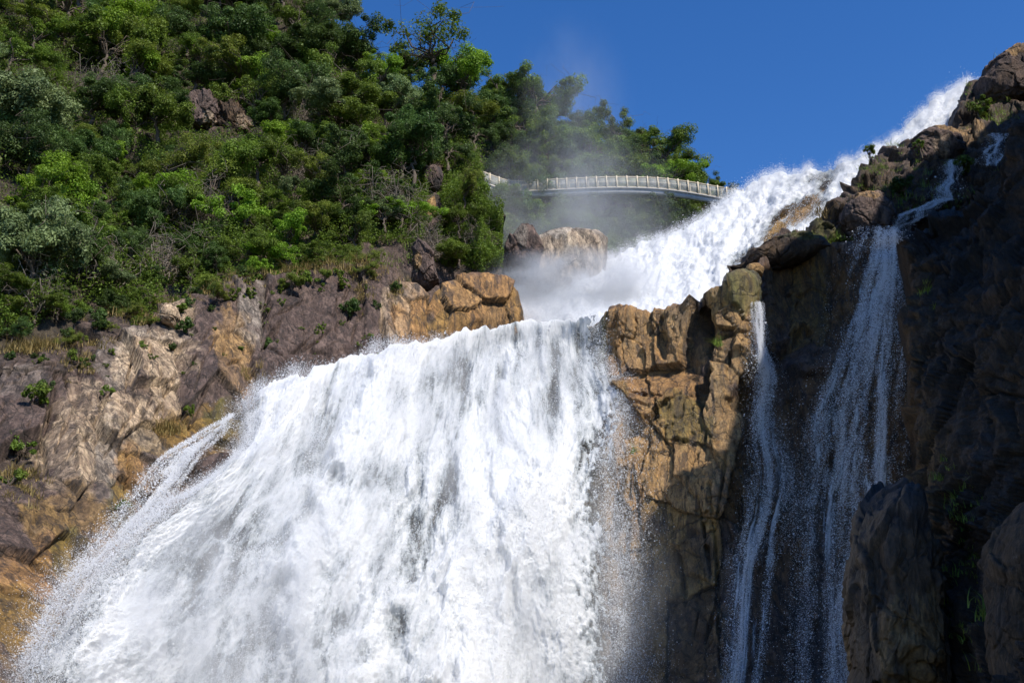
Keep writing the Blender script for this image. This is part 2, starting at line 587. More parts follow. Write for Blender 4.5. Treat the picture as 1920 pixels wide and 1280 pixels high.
# ------------------------------------------------------------------ terrain: cliff under the main fall
CLIFF_D = Depth([
    (-200, 700, 40), (-200, 1400, 22), (0, 660, 40), (0, 1000, 32), (0, 1280, 27), (200, 600, 44), (200, 900, 37.5), (130, 1280, 29),
    (420, 550, 49), (420, 740, 44.5), (300, 1000, 38.5), (300, 1280, 34), (650, 520, 54), (650, 700, 50), (600, 900, 46), (600, 1280, 40),
    (760, 560, 55), (900, 540, 58), (970, 600, 58.5), (900, 700, 56), (900, 900, 52), (900, 1280, 47), (1100, 600, 59), (1100, 800, 56), (1100, 1280, 51),
    (1120, 590, 58), (1250, 600, 56.5), (1300, 800, 54), (1250, 1000, 53), (1250, 1280, 50), (1390, 530, 53.5), (1390, 700, 52.8), (1370, 900, 51.5), (1350, 1280, 49),
    (1450, 520, 57.5), (1500, 600, 57.0), (1600, 500, 55.5), (1700, 460, 54), (1500, 900, 54), (1500, 1280, 50), (1650, 900, 51), (1700, 1280, 47), (1760, 700, 50), (1760, 1280, 45),
    (-200, 1000, 31), (-560, 850, 33), (-560, 1400, 17)])
CL_TOP = poly([(-560, 850), (-260, 730), (0, 655), (120, 615), (200, 590), (330, 572), (420, 540), (520, 528), (640, 508), (728, 516), (736, 546), (752, 540), (776, 541), (794, 556), (803, 572), (813, 548), (850, 531), (890, 523), (948, 525), (972, 545),
               (985, 606), (1040, 602), (1105, 602), (1112, 598), (1150, 594), (1200, 594), (1280, 588), (1300, 558), (1345, 542), (1395, 529), (1418, 529),
               (1426, 484), (1480, 468), (1580, 455), (1700, 440), (1800, 430)])
cliff = Sheet(-560, 1800, CL_TOP, lambda x: np.full_like(x, 1420.0), CLIFF_D, 2.0, 2.0, back=7.0, nback=16, drop=0.6)
CX, CY = cliff.PX, cliff.PY
P0 = cliff.P.copy()
amp = (0.85 - 0.15 * sstep(1050, 1150, CX)) * (1 - 0.55 * np.exp(-(((CX - 330) / 150) ** 2 + ((CY - 870) / 90) ** 2)))
d = rock_disp(P0, 0.8, (2.1, 2.1, 6.0), 1.1, 5, 0.5, 0.9) * amp
# hand-placed clefts and steps: vertical joints of the left wall, the pillar and the shaded recess
def cleft(x0, y0, x1, y1, w, dep):
    ax, ay = x1 - x0, y1 - y0
    L2 = ax * ax + ay * ay
    tt = np.clip(((CX - x0) * ax + (CY - y0) * ay) / L2, 0, 1)
    nzz = fbm(P0 * 0.8, 3, 77) * w * 0.7
    dd = np.sqrt((CX - x0 - tt * ax) ** 2 + (CY - y0 - tt * ay) ** 2) + nzz
    return -dep * (1 - sstep(0, w, dd)) * (1 - 0.3 * tt)
for c in ((497, 555, 500, 640, 13, 1.6), (520, 540, 497, 570, 12, 1.0), (330, 640, 345, 740, 14, 0.9), (622, 600, 625, 640, 8, 0.7), (470, 690, 690, 655, 10, 0.8),
          (800, 560, 800, 660, 13, 1.0), (1310, 560, 1330, 700, 20, 1.8), (1325, 690, 1318, 730, 12, 1.2), (1245, 600, 1255, 680, 12, 0.9),
          (1160, 600, 1125, 720, 12, 0.9), (1165, 900, 1150, 1010, 14, 1.2), (140, 730, 135, 800, 14, 0.9), (190, 760, 190, 850, 10, 0.9), (60, 990, 75, 1060, 12, 0.8),
          (1500, 640, 1380, 760, 22, 1.3), (1440, 700, 1420, 1000, 30, 1.2), (1560, 880, 1540, 1280, 26, 1.0)):
    d = d + cleft(*c)
# sharp open cracks, mostly diagonal or upright like the joints of the left wall
rc_ = np.random.default_rng(57)
nzc = fbm(P0 * 1.3, 4, 79) * 5.0
cx0, cst = CX[0, 0], CX[1, 0] - CX[0, 0]
crk_d = np.zeros(CX.shape)
def crack(x0, y0, x1, y1, w, dep):
    i0, i1 = int((min(x0, x1) - 15 - cx0) / cst), int((max(x0, x1) + 15 - cx0) / cst)
    i0, i1 = max(i0, 0), min(i1, CX.shape[0] - 1)
    X_, Y_ = CX[i0:i1], CY[i0:i1]
    ax, ay = x1 - x0, y1 - y0
    tt = np.clip(((X_ - x0) * ax + (Y_ - y0) * ay) / (ax * ax + ay * ay), 0, 1)
    dd_ = np.abs(np.sqrt((X_ - x0 - tt * ax) ** 2 + (Y_ - y0 - tt * ay) ** 2) + nzc[i0:i1] * np.sin(tt * 3.14))
    crk_d[i0:i1] = np.minimum(crk_d[i0:i1], -dep * (1 - sstep(0.3 * w, w, dd_)) * np.sin(0.25 + tt * 2.6))
for _ in range(64):
    x_ = rc_.uniform(-20, 720)
    y_ = float(CL_TOP(x_)) + rc_.uniform(15, 260)
    an_ = rc_.choice([1.95, 2.2, 1.55, 0.4, 2.6], p=[.3, .25, .25, .1, .1]) + rc_.normal(0, 0.14)
    ln_ = rc_.uniform(30, 110)
    crack(x_, y_, x_ + math.cos(an_) * ln_, y_ + math.sin(an_) * ln_, rc_.uniform(2.2, 4.5), rc_.uniform(0.25, 0.6))
for _ in range(26):
    x_ = rc_.uniform(1125, 1400)
    y_ = rc_.uniform(600, 1150)
    an_ = rc_.choice([1.57, 1.8, 0.2], p=[.6, .25, .15]) + rc_.normal(0, 0.12)
    ln_ = rc_.uniform(40, 150)
    crack(x_, y_, x_ + math.cos(an_) * ln_, y_ + math.sin(an_) * ln_, rc_.uniform(2.5, 5), rc_.uniform(0.3, 0.7))
# main joint blocks of the wall: (px, py, out, tilt right, tilt down, half width, half height, colour)
CELLS = [
    (30, 770, .3, .2, 0, 1.3, 1.2, 'brown'), (60, 860, -.5, 0, .3, 1.2, 1.2, 'soil'), (112, 850, .3, .9, 0, .8, 2.0, 'brown'), (152, 855, .55, -.6, 0, .8, 2.0, 'pale'), (162, 745, .35, .3, 0, .7, 1.3, 'brown'),
    (215, 690, .2, -.2, .1, 1, 1, 'grey'), (285, 690, .65, -.55, .2, 1.1, 1.2, 'pale'), (300, 630, .45, -.2, .3, 1.4, .6, 'grey'), (222, 795, .8, -.4, .1, .9, .9, 'pale'), (292, 775, .3, -.35, .1, .9, 1, 'pale'), (268, 830, .2, -.1, .2, 1, .7, 'grey'),
    (362, 705, .5, .8, .1, .7, 1.6, 'brown'), (390, 765, .0, .2, -.5, 1, .8, 'brown'), (428, 690, .65, -.45, .1, .8, 1.3, 'tan'), (405, 590, .3, .1, 0, .9, 1.2, 'brown'), (465, 595, .45, -.3, 0, .8, 1.4, 'grey'),
    (530, 605, .55, -.1, 0, 1.0, 1.6, 'brown'), (598, 600, .4, .15, 0, .9, 1.6, 'brown'), (655, 595, .2, .1, .1, .9, 1.3, 'brown'), (705, 590, .5, -.2, 0, .9, 1.6, 'brown'), (545, 690, .75, 0, .4, 1.6, .6, 'brown'), (640, 675, .65, .1, .3, 1.4, .6, 'brown'),
    (330, 595, .2, -.2, .2, .8, .6, 'pale'), (240, 600, 0, 0, .5, 1.4, .6, 'soil'), (100, 665, 0, 0, .6, 2, .7, 'soil'), (190, 880, .35, -.2, .1, .8, 1.2, 'grey'), (250, 880, .2, -.2, .2, .9, .8, 'ochre'), (330, 815, 0, -.1, .5, 1.4, .6, 'ochre'), (385, 800, .1, 0, .5, 1, .6, 'ochre'),
    (60, 985, .35, -.1, .1, 1.3, 1.1, 'brown'), (165, 965, .5, .5, 0, .7, 1.6, 'brown'), (215, 950, .2, -.4, .1, .8, 1.2, 'ochre'), (50, 1090, .2, -.2, .3, 1.2, .8, 'orange'), (30, 1190, .6, -.2, .1, 1, 1, 'ochre'), (115, 1050, 0, -.2, .2, .9, 1, 'ochre'), (90, 930, .2, .2, 0, .9, 1, 'brown'),
    (752, 610, .35, -.2, 0, .5, 1.8, 'pale'), (778, 610, .5, -.3, .1, .6, 1.8, 'orange'), (772, 556, .55, -.2, .3, .7, .6, 'grey'), (822, 600, .2, .3, .1, .6, 1.4, 'ochre'), (858, 568, .75, 0, .5, 1.1, .7, 'tan'), (862, 612, .6, -.1, .1, 1.1, .9, 'orange'), (915, 545, .75, -.1, .5, 1.2, .7, 'orange'), (925, 590, .35, -.25, .2, 1.2, .9, 'tan'), (968, 575, .2, -.4, .2, .7, 1.1, 'ochre'),
    (1128, 640, .2, .6, 0, .5, 2, 'moss'), (1155, 645, .7, -.1, 0, .6, 1.7, 'orange'), (1205, 640, .45, -.35, .1, .8, 1.5, 'tan'), (1250, 630, .65, .1, .1, .8, 1.3, 'tan'), (1283, 600, .4, -.3, .1, .6, 1.2, 'tan'), (1308, 620, -.9, .2, 0, .5, 1.6, 'dark'),
    (1340, 560, .3, .5, 0, .6, 1.2, 'ochre'), (1395, 560, 1.0, -.25, 0, .8, 1.3, 'moss'), (1362, 600, .8, -.2, .1, .5, .6, 'tan'), (1392, 650, .8, -.3, 0, .6, 1.2, 'tan'), (1360, 650, .1, .3, 0, .6, 1, 'dark'),
    (1235, 740, .5, -.1, .9, 2, .9, 'orange'), (1150, 790, .2, -.1, .3, .9, 1.1, 'orange'), (1290, 790, .65, .2, .1, .9, 1.2, 'ochre'), (1358, 770, .95, -.3, 0, .7, 2.0, 'tan'), (1325, 720, -.5, 0, 0, .35, 1.4, 'dark'),
    (1235, 880, .4, -.1, .2, 1, 1.1, 'tan'), (1182, 905, .75, -.3, .1, .7, 1.2, 'orange'), (1300, 890, .7, .1, .1, .9, 1.1, 'tan'), (1160, 985, -.2, .3, 0, .5, 1.6, 'dark'), (1225, 1000, .45, -.1, .1, 1, 1.1, 'ochre'), (1285, 1060, .6, .1, 0, 1, 1.4, 'ochre'), (1200, 1200, .3, 0, 0, 1.2, 2, 'ochre'), (1300, 1220, .2, .2, 0, 1.1, 2, 'dark'), (1130, 1000, .2, -.1, 0, .7, 3, 'ochre'),
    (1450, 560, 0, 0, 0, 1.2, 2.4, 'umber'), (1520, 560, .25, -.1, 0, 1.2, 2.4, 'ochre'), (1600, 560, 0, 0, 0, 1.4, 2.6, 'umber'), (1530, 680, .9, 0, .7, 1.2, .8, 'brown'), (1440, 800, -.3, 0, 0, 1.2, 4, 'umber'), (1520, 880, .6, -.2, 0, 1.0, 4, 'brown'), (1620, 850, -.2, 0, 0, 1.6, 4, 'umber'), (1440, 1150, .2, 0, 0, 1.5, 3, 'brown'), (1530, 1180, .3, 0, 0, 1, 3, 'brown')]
wx = CX + 7 * fbm(P0 * 0.5, 4, 171) + 1.6 * fbm(P0 * 2.4, 3, 172)
wy = CY + 7 * fbm(P0 * 0.5, 4, 173) + 1.6 * fbm(P0 * 2.4, 3, 174)
best = np.full(CX.shape, 1e9)
second = np.full(CX.shape, 1e9)
cd = np.zeros(CX.shape)
cid = np.zeros(CX.shape, int)
for q_, (x_, y_, o_, a_, b_, sx_, sy_, cn_) in enumerate(CELLS):
    dd_ = ((wx - x_) / sx_) ** 2 + ((wy - y_) / sy_) ** 2
    val = o_ + a_ * (wx - x_) / 45.0 + b_ * (wy - y_) / 45.0
    nr = dd_ < best
    second = np.where(nr, best, np.minimum(second, dd_))
    cd = np.where(nr, np.clip(val, -1.4, 1.8), cd)
    cid = np.where(nr, q_, cid)
    best = np.where(nr, dd_, best)
joint = 1 - sstep(0.0, 3.5, np.sqrt(second) - np.sqrt(best))
cz = np.where(CX < 1000, 1.0, 1.0) * (1 - sstep(1700, 1760, CX))
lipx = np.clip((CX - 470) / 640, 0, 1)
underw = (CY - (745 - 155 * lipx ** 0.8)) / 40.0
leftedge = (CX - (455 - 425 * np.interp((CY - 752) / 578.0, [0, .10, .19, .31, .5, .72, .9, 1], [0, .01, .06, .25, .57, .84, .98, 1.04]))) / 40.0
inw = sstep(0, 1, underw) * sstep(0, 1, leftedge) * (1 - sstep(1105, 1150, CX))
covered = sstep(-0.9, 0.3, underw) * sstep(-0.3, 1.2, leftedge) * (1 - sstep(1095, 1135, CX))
d = (d * (0.22 + 0.48 * sstep(1080, 1130, CX)) * (1 - 0.25 * sstep(1080, 1130, CX)) + (cd * (0.85 - 0.2 * sstep(1080, 1130, CX)) - 0.10 * joint) * cz) * (1 - covered) + covered * (d * 0.3 - 0.5)
# ledge below the rim of the lit cliff
d = d + 0.5 * sstep(690, 740, CY) * (1 - sstep(760, 1000, CY)) * sstep(1120, 1160, CX) * (1 - sstep(1290, 1330, CX))
d = d * (1 - 0.6 * covered) - 0.2 * covered + crk_d * (1 - covered)
cliff.displace(d)
blobs = [
    (290, 690, 75, 70, 'pale', 0.9), (245, 790, 75, 45, 'pale', 0.9), (140, 850, 75, 110, 'pale', 0.8), (300, 740, 40, 60, 'pale', 0.6), (430, 640, 45, 60, 'tan', 0.75),
    (470, 590, 30, 60, 'grey', 0.4), (330, 590, 45, 25, 'pale', 0.6), (700, 500, 40, 18, 'pale', 0.9), (60, 980, 90, 50, 'brown', 0.7), (190, 900, 35, 110, 'grey', 0.5),
    (40, 720, 60, 40, 'grey', 0.35), (735, 600, 26, 70, 'pale', 0.7), (770, 600, 42, 75, 'orange', 0.95), (890, 580, 120, 70, 'orange', 0.95), (840, 610, 60, 25, 'ochre', 0.6),
    (380, 790, 110, 30, 'ochre', 0.9), (300, 830, 70, 40, 'ochre', 0.85), (240, 900, 45, 70, 'orange', 0.75), (120, 1000, 80, 80, 'ochre', 0.8), (60, 1100, 110, 80, 'orange', 0.8),
    (30, 1200, 90, 80, 'ochre', 0.9), (220, 960, 40, 60, 'moss', 0.6), (420, 800, 40, 40, 'moss', 0.7), (130, 1060, 30, 60, 'moss', 0.6),
    (1250, 640, 150, 70, 'tan', 1.0), (1200, 640, 60, 90, 'orange', 0.5), (1250, 760, 140, 110, 'orange', 0.8), (1250, 900, 150, 140, 'tan', 0.9), (1300, 850, 60, 110, 'orange', 0.5),
    (1360, 640, 60, 130, 'tan', 0.9), (1350, 800, 60, 110, 'tan', 0.8), (1395, 560, 35, 45, 'moss', 0.55), (1150, 760, 50, 60, 'moss', 0.5), (1150, 900, 40, 130, 'ochre', 0.7), (1290, 800, 50, 60, 'moss', 0.6),
    (1125, 640, 16, 50, 'moss', 0.7), (1300, 590, 25, 40, 'dark', 0.7),
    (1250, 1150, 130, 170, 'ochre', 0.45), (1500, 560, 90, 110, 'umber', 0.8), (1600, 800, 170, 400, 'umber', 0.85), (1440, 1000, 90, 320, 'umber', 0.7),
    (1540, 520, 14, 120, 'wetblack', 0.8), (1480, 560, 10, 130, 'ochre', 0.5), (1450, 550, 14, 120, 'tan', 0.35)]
CT = paint(P0, CX, CY, 'brown', blobs)
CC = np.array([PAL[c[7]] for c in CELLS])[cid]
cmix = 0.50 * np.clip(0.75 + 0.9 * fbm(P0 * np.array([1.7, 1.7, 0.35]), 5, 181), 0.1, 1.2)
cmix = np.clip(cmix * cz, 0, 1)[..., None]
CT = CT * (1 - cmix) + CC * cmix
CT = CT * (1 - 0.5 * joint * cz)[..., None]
mossy = sstep(0.55, 0.85, cliff.N[..., 2] + 0.3 * fbm(P0 * 0.9, 3, 51)) * 0.5
# rock that lies behind the sheet of falling water is wet and dark olive
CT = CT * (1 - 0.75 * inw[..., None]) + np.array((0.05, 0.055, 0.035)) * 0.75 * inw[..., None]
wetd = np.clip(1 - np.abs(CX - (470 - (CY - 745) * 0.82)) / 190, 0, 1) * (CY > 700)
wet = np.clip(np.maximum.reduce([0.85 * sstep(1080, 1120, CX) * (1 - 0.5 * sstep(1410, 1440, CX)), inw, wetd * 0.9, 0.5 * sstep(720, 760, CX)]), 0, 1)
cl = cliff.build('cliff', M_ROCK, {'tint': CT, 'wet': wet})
tag(cl, 'brown and orange rock cliff that the broad white waterfall drops over', 'cliff', kind='structure')

# ------------------------------------------------------------------ hillside ground
HILL_D = Depth([(-300, 820, 42), (0, 700, 43), (300, 620, 49), (560, 570, 53), (700, 555, 57), (760, 545, 61), (860, 530, 64), (900, 500, 65), (940, 400, 68), (960, 300, 76), (940, 180, 86), (800, 110, 88), (620, 0, 88),
                (300, 400, 60), (0, 400, 52), (600, 350, 66), (800, 350, 70), (300, 150, 74), (0, 100, 66), (600, 150, 78), (-300, 100, 58), (-300, 500, 46), (300, -100, 86), (0, -150, 80), (600, -150, 95), (800, 200, 80)])
hill = Sheet(-460, 940, poly([(-460, -260), (-300, -220), (500, -170), (600, -20), (640, 70), (700, 135), (800, 165), (870, 185), (895, 250), (905, 370), (950, 425), (1010, 480)]),
             poly([(-460, 900), (-300, 860), (0, 720), (200, 640), (330, 620), (420, 590), (640, 570), (740, 600), (780, 610), (900, 610), (1010, 610)]), HILL_D, 5, 5, back=14, nback=8, drop=4.0)
hd = 1.1 * fbm(hill.P * 0.16, 4, 21) + 0.45 * rock_disp(hill.P, 0.6, (3, 3, 4), 0.8, 23, 0.4)
HT = paint(hill.P, hill.PX, hill.PY, 'soil', [(390, 225, 50, 50, 'brown', 1), (440, 230, 40, 50, 'brown', 1), (810, 340, 25, 40, 'brown', 1), (690, 460, 120, 70, 'brown', 0.8), (340, 380, 25, 45, 'pale', .5),
                                              (800, 470, 60, 90, 'brown', 0.9), (300, 560, 150, 50, 'brown', 0.6)])
hill.displace(hd)
ho = hill.build('hillside', M_ROCK, {'tint': HT, 'wet': np.zeros(hill.PX.shape)})
tag(ho, 'steep dark soil slope under the thicket on the left', 'hillside', kind='structure')

FAR_D = Depth([(880, 150, 112), (1060, 240, 114), (1180, 260, 112), (1345, 350, 106), (1430, 420, 100), (900, 400, 92), (1100, 400, 94), (1300, 400, 96), (900, 620, 80), (1150, 620, 82), (1430, 620, 84)])
far = Sheet(860, 1460, poly([(860, 170), (940, 190), (1000, 225), (1060, 260), (1180, 275), (1290, 320), (1345, 375), (1400, 450), (1460, 520)]), lambda x: np.full_like(x, 640.0), FAR_D, 6, 6, back=16, nback=6, drop=5)
far.displace(1.2 * fbm(far.P * 0.14, 4, 31))
fo = far.build('far_hillside', M_ROCK, {'tint': paint(far.P, far.PX, far.PY, 'soil', []), 'wet': np.zeros(far.PX.shape)})
tag(fo, 'wooded slope behind the footbridge', 'hillside', kind='structure')

# ------------------------------------------------------------------ rocky slope right of the upper cascade
SLOPE_D = Depth([(1380, 500, 57), (1480, 440, 59.5), (1560, 420, 61), (1660, 290, 66), (1790, 240, 69), (1830, 150, 73), (1920, 95, 74), (2060, 30, 76),
                 (1400, 560, 59.5), (1700, 470, 61), (1800, 420, 61), (1900, 300, 62), (2060, 300, 60), (1600, 380, 62.5), (1700, 380, 60)])
slope = Sheet(1375, 2120, poly([(1375, 510), (1400, 490), (1440, 462), (1490, 440), (1560, 418), (1572, 392), (1610, 360), (1625, 325), (1660, 292), (1720, 268), (1790, 244), (1812, 205), (1832, 160), (1870, 125), (1920, 100), (2120, 20)]),
              poly([(1375, 540), (1450, 520), (1700, 500), (1800, 490), (2120, 480)]), SLOPE_D, 2.0, 2.0, back=5, nback=12, drop=0.8)
SP0 = slope.P.copy()
slope.displace(rock_disp(SP0, 1.15, (2.6, 2.6, 2.8), 1.0, 41, 0.6))
ST = paint(SP0, slope.PX, slope.PY, 'dark', [(1660, 300, 60, 25, 'brown', 0.8), (1600, 380, 40, 25, 'brown', .8), (1480, 450, 60, 20, 'brown', .6), (1800, 260, 60, 30, 'tan', 0.8), (1760, 280, 40, 25, 'pale', 0.5), (1880, 130, 60, 40, 'tan', 0.6), (1700, 330, 90, 40, 'dark', 0.6), (1560, 470, 90, 25, 'ochre', 0.6),
                                              (1850, 330, 100, 60, 'dark', 0.8), (1560, 440, 40, 20, 'moss', 0.6), (1700, 430, 120, 50, 'dark', 0.7)])
so = slope.build('rocky_slope', M_ROCK, {'tint': ST, 'wet': 0.4 * np.ones(slope.PX.shape)})
tag(so, 'stepped brown rock slope to the right of the upper cascade', 'cliff', kind='structure')

# ------------------------------------------------------------------ dark wall on the right
WALL_D = Depth([(1680, 455, 46), (1680, 900, 41), (1680, 1400, 36), (1800, 400, 44), (1800, 900, 36), (1800, 1400, 31), (1920, 270, 41), (1920, 700, 32), (1920, 1400, 26),
                (2300, -300, 32), (2300, 500, 24), (2300, 1400, 16), (2700, -600, 26), (2700, 1400, 10)])
wall = Sheet(1690, 2500, poly([(1690, 470), (1705, 440), (1730, 425), (1800, 395), (1850, 350), (1885, 300), (1920, 268), (1990, 200), (2080, 100), (2300, -200), (2500, -420)]),
             lambda x: np.full_like(x, 1440.0), WALL_D, 2.6, 2.6, back=7, nback=12, drop=0.4)
WP0 = wall.P.copy()
wd = rock_disp(WP0, 1.0, (1.9, 1.9, 9.0), 1.1, 61, 0.7, 0.9)
# left rim turns away to the back
rim = 1 - sstep(1690, 1722, wall.PX + 14 * fbm(WP0 * 0.35, 3, 65))
wall.displace(wd * (1 - 0.85 * rim))
wb = wall.nback
wall.P[:, :wb, 0] += 0.55 * (wall.P[:, :wb, 1] - wall.P[:, wb:wb + 1, 1])
wall.P[..., 1] += 9.0 * rim ** 2
wall.P[..., 0] += 3.9 * rim ** 2
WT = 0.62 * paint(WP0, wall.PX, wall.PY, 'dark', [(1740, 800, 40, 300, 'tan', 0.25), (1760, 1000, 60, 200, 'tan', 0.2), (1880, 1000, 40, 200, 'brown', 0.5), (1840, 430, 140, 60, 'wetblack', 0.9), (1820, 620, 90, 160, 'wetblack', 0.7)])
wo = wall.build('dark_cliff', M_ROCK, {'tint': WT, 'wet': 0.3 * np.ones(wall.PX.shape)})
tag(wo, 'dark shaded rock wall on the right of the falls', 'cliff', kind='structure')

# unseen crest added off to the right, shaped to shade slope, recess and slab
crest = [unproj(bx, by, SLOPE_D(bx, by)) + SUN * bs for bx, by, bs in ((2100, 120, 40), (1990, 160, 38), (1890, 215, 37), (1800, 285, 36), (1700, 318, 36), (1640, 370, 36))]
for bx, by, by_s in ((1640, 440, 36), (1500, 468, 36), (1424, 500, 35), (1408, 600, 35), (1392, 720, 35), (1345, 880, 36), (1240, 930, 37), (1195, 1010, 38), (1120, 1300, 42), (1000, 1700, 46)):
    crest.append(unproj(bx, by, CLIFF_D(bx, by)) + SUN * by_s)
crest += [np.array([25, 15, 36.0]), np.array([25, 3, 32.0])]
crest = np.array(crest)
kk = np.linspace(0, len(crest) - 1, 220)
cr = np.stack([np.interp(kk, np.arange(len(crest)), crest[:, a]) for a in range(3)], -1)
vv = np.linspace(0, 1, 90)
G = cr[:, None, :] * np.ones((1, 90, 1))
G[..., 2] = cr[:, None, 2] * (1 - vv[None]) + (-2) * vv[None]
G2 = G[:, ::-1].copy()
G2[..., 0] += 9.0
G = np.concatenate([G2[:, 30:], G], 1)
nrm = np.zeros_like(G)
nrm[..., 0] = -1
dd = rock_disp(G, 1.0, (3, 3, 6), 1.0, 71, 0.6)
G[..., 0] -= np.clip(dd, -1, 2) * np.concatenate([np.zeros(60), np.minimum(1, vv * 8)])[None]
go = mesh_np('shade_crest', G.reshape(-1, 3), grid_faces(*G.shape[:2]), M_ROCK, True, None,
             {'tint': np.tile(PAL['dark'], (G.shape[0] * G.shape[1], 1)), 'wet': np.zeros(G.shape[0] * G.shape[1])})
tag(go, 'unseen rock crest added beyond the right edge to throw the shade', 'cliff', kind='structure')

# bed of rock that the upper cascade runs over
CAS_D = Depth([(960, 620, 60.5), (1000, 600, 61), (1000, 560, 62.5), (1100, 590, 61), (1100, 510, 67), (1150, 470, 71), (1250, 520, 66), (1230, 440, 73), (1300, 430, 73.5), (1380, 370, 76.5), (1450, 320, 78), (1400, 500, 63.5),
               (1550, 300, 76), (1560, 410, 68), (1640, 280, 75), (1640, 330, 71.5), (1800, 160, 79), (1850, 150, 79), (1800, 240, 74), (1850, 260, 74)])
CAS_TOP = poly([(940, 600), (985, 575), (1020, 560), (1100, 515), (1150, 475), (1230, 446), (1290, 436), (1330, 396), (1390, 360), (1440, 330), (1500, 322), (1560, 316), (1600, 300), (1640, 287), (1680, 255), (1720, 224), (1760, 186), (1800, 164), (1860, 158)])
CAS_BOT = poly([(940, 625), (1000, 625), (1100, 620), (1280, 610), (1420, 545), (1500, 480), (1580, 440), (1640, 370), (1720, 310), (1810, 280), (1860, 240)])
bed = Sheet(940, 1860, CAS_TOP, CAS_BOT, lambda x, y: CAS_D(x, y) + 0.9, 3, 3, back=5, nback=6, drop=1.0)
BP0 = bed.P.copy()
bed.displace(0.55 * rock_disp(BP0, 1.0, (2.6, 2.6, 2.6), 1.0, 81, 0.5) - 0.5)
bo = bed.build('cascade_bed', M_ROCK, {'tint': paint(BP0, bed.PX, bed.PY, 'dark', [(1500, 390, 80, 60, 'tan', 0.7), (1450, 440, 60, 50, 'ochre', .6)]), 'wet': np.ones(bed.PX.shape)})
tag(bo, 'wet olive rock bed showing through the upper cascade', 'rock bed', kind='structure')

# ground far below, out to the horizon
gs = 3000.0
gme = mesh_np('ground', np.array([(-gs, -gs, -2.5), (gs, -gs, -2.5), (gs, gs, -2.5), (-gs, gs, -2.5)]), np.array([[0, 1, 2, 3]]), simple_mat('valley_ground', (0.06, 0.06, 0.035), 0.95, 0.4, 0.2), False)
tag(gme, 'valley ground below the falls', 'ground', kind='structure')


# ------------------------------------------------------------------ water
def drops(name, P, R, label, kind='stuff', cat='spray'):
    """Airborne drops: a vertex cloud that geometry nodes turn into little spheres."""
    me = bpy.data.meshes.new(name)
    P = np.ascontiguousarray(P, np.float32)
    me.vertices.add(len(P))
    me.vertices.foreach_set('co', P.ravel())
    at = me.attributes.new('rad', 'FLOAT', 'POINT')
    at.data.foreach_set('value', np.ascontiguousarray(R, np.float32))
    me.materials.append(M_DROP)
    o = bpy.data.objects.new(name, me)
    COL.objects.link(o)
    g = bpy.data.node_groups.get('drops_to_points')
    if g is None:
        g = bpy.data.node_groups.new('drops_to_points', 'GeometryNodeTree')
        g.interface.new_socket('Geometry', in_out='INPUT', socket_type='NodeSocketGeometry')
        g.interface.new_socket('Geometry', in_out='OUTPUT', socket_type='NodeSocketGeometry')
        gi = g.nodes.new('NodeGroupInput')
        gout = g.nodes.new('NodeGroupOutput')
        mp = g.nodes.new('GeometryNodeMeshToPoints')
        na = g.nodes.new('GeometryNodeInputNamedAttribute')
        na.data_type = 'FLOAT'
        na.inputs['Name'].default_value = 'rad'
        sm = g.nodes.new('GeometryNodeSetMaterial')
        sm.inputs['Material'].default_value = M_DROP
        g.links.new(gi.outputs[0], mp.inputs['Mesh'])
        g.links.new(na.outputs['Attribute'], mp.inputs['Radius'])
        g.links.new(mp.outputs[0], sm.inputs[0])
        g.links.new(sm.outputs[0], gout.inputs[0])
    md = o.modifiers.new('points', 'NODES')
    md.node_group = g
    tag(o, label, cat, kind=kind)
    return o


LIP = np.array([(455, 752), (480, 738), (560, 702), (700, 657), (850, 627), (980, 604), (1050, 597), (1122, 594)], float)
BOT = np.array([(30, 1330), (90, 1330), (260, 1330), (500, 1330), (750, 1330), (960, 1330), (1055, 1330), (1178, 1330)], float)
SK = np.array([0, 0.04, 0.16, 0.36, 0.58, 0.80, 0.90, 1.0])


def fall_img(s, t):
    lx, ly = np.interp(s, SK, LIP[:, 0]), np.interp(s, SK, LIP[:, 1])
    bx, by = np.interp(s, SK, BOT[:, 0]), np.interp(s, SK, BOT[:, 1])
    tl = np.interp(t, [0, .10, .19, .31, .5, .72, .9, 1], [0, .01, .06, .25, .57, .84, .98, 1.04])
    wl = np.exp(-(s / 0.22) ** 2)
    tx = tl * wl + t ** 0.92 * (1 - wl)
    x = lx + (bx - lx) * tx
    x = x + 26 * np.exp(-((t - 0.22) / 0.09) ** 2) * sstep(0.86, 1.0, s)
    y = ly + (by - ly) * t
    return x, y


def fall_pos(s, t, off):
    x, y = fall_img(s, t)
    Y = CLIFF_D(x, np.maximum(y, 600))
    P = unproj(x, y, Y - 1.15 - 1.2 * sstep(0.0, 0.5, t) - off * 0.8)
    P[..., 2] += off * 0.35
    return P


def fall_noise(s, t, seed=0):
    """foam thickness in flow coordinates, -1..1 : long streaks with broken clumps"""
    wv = 0.10 * fbm(np.stack([s * 7, t * 4, 0 * s], -1), 3, seed + 3)
    q = np.stack([(s + wv * 0.3) * 13, (t + wv) * 4.6, 0 * s], -1)
    q2 = np.stack([(s + wv * 0.2) * 42, (t + wv * .5) * 21, 0 * s + 3], -1)
    return 0.62 * fbm(q, 4, seed) + 0.45 * fbm(q2, 4, seed + 5)


ns, nt = 620, 520
s_, t_ = np.meshgrid(np.linspace(0, 1, ns), np.linspace(0, 1, nt), indexing='ij')
fn = fall_noise(s_, t_)
fine = fbm(np.stack([s_ * 170, t_ * 95, 0 * s_], -1), 4, 91)
big = fbm(np.stack([s_ * 7 + 0.4 * fn, t_ * 1.7, 0 * s_ + 5], -1), 3, 95)
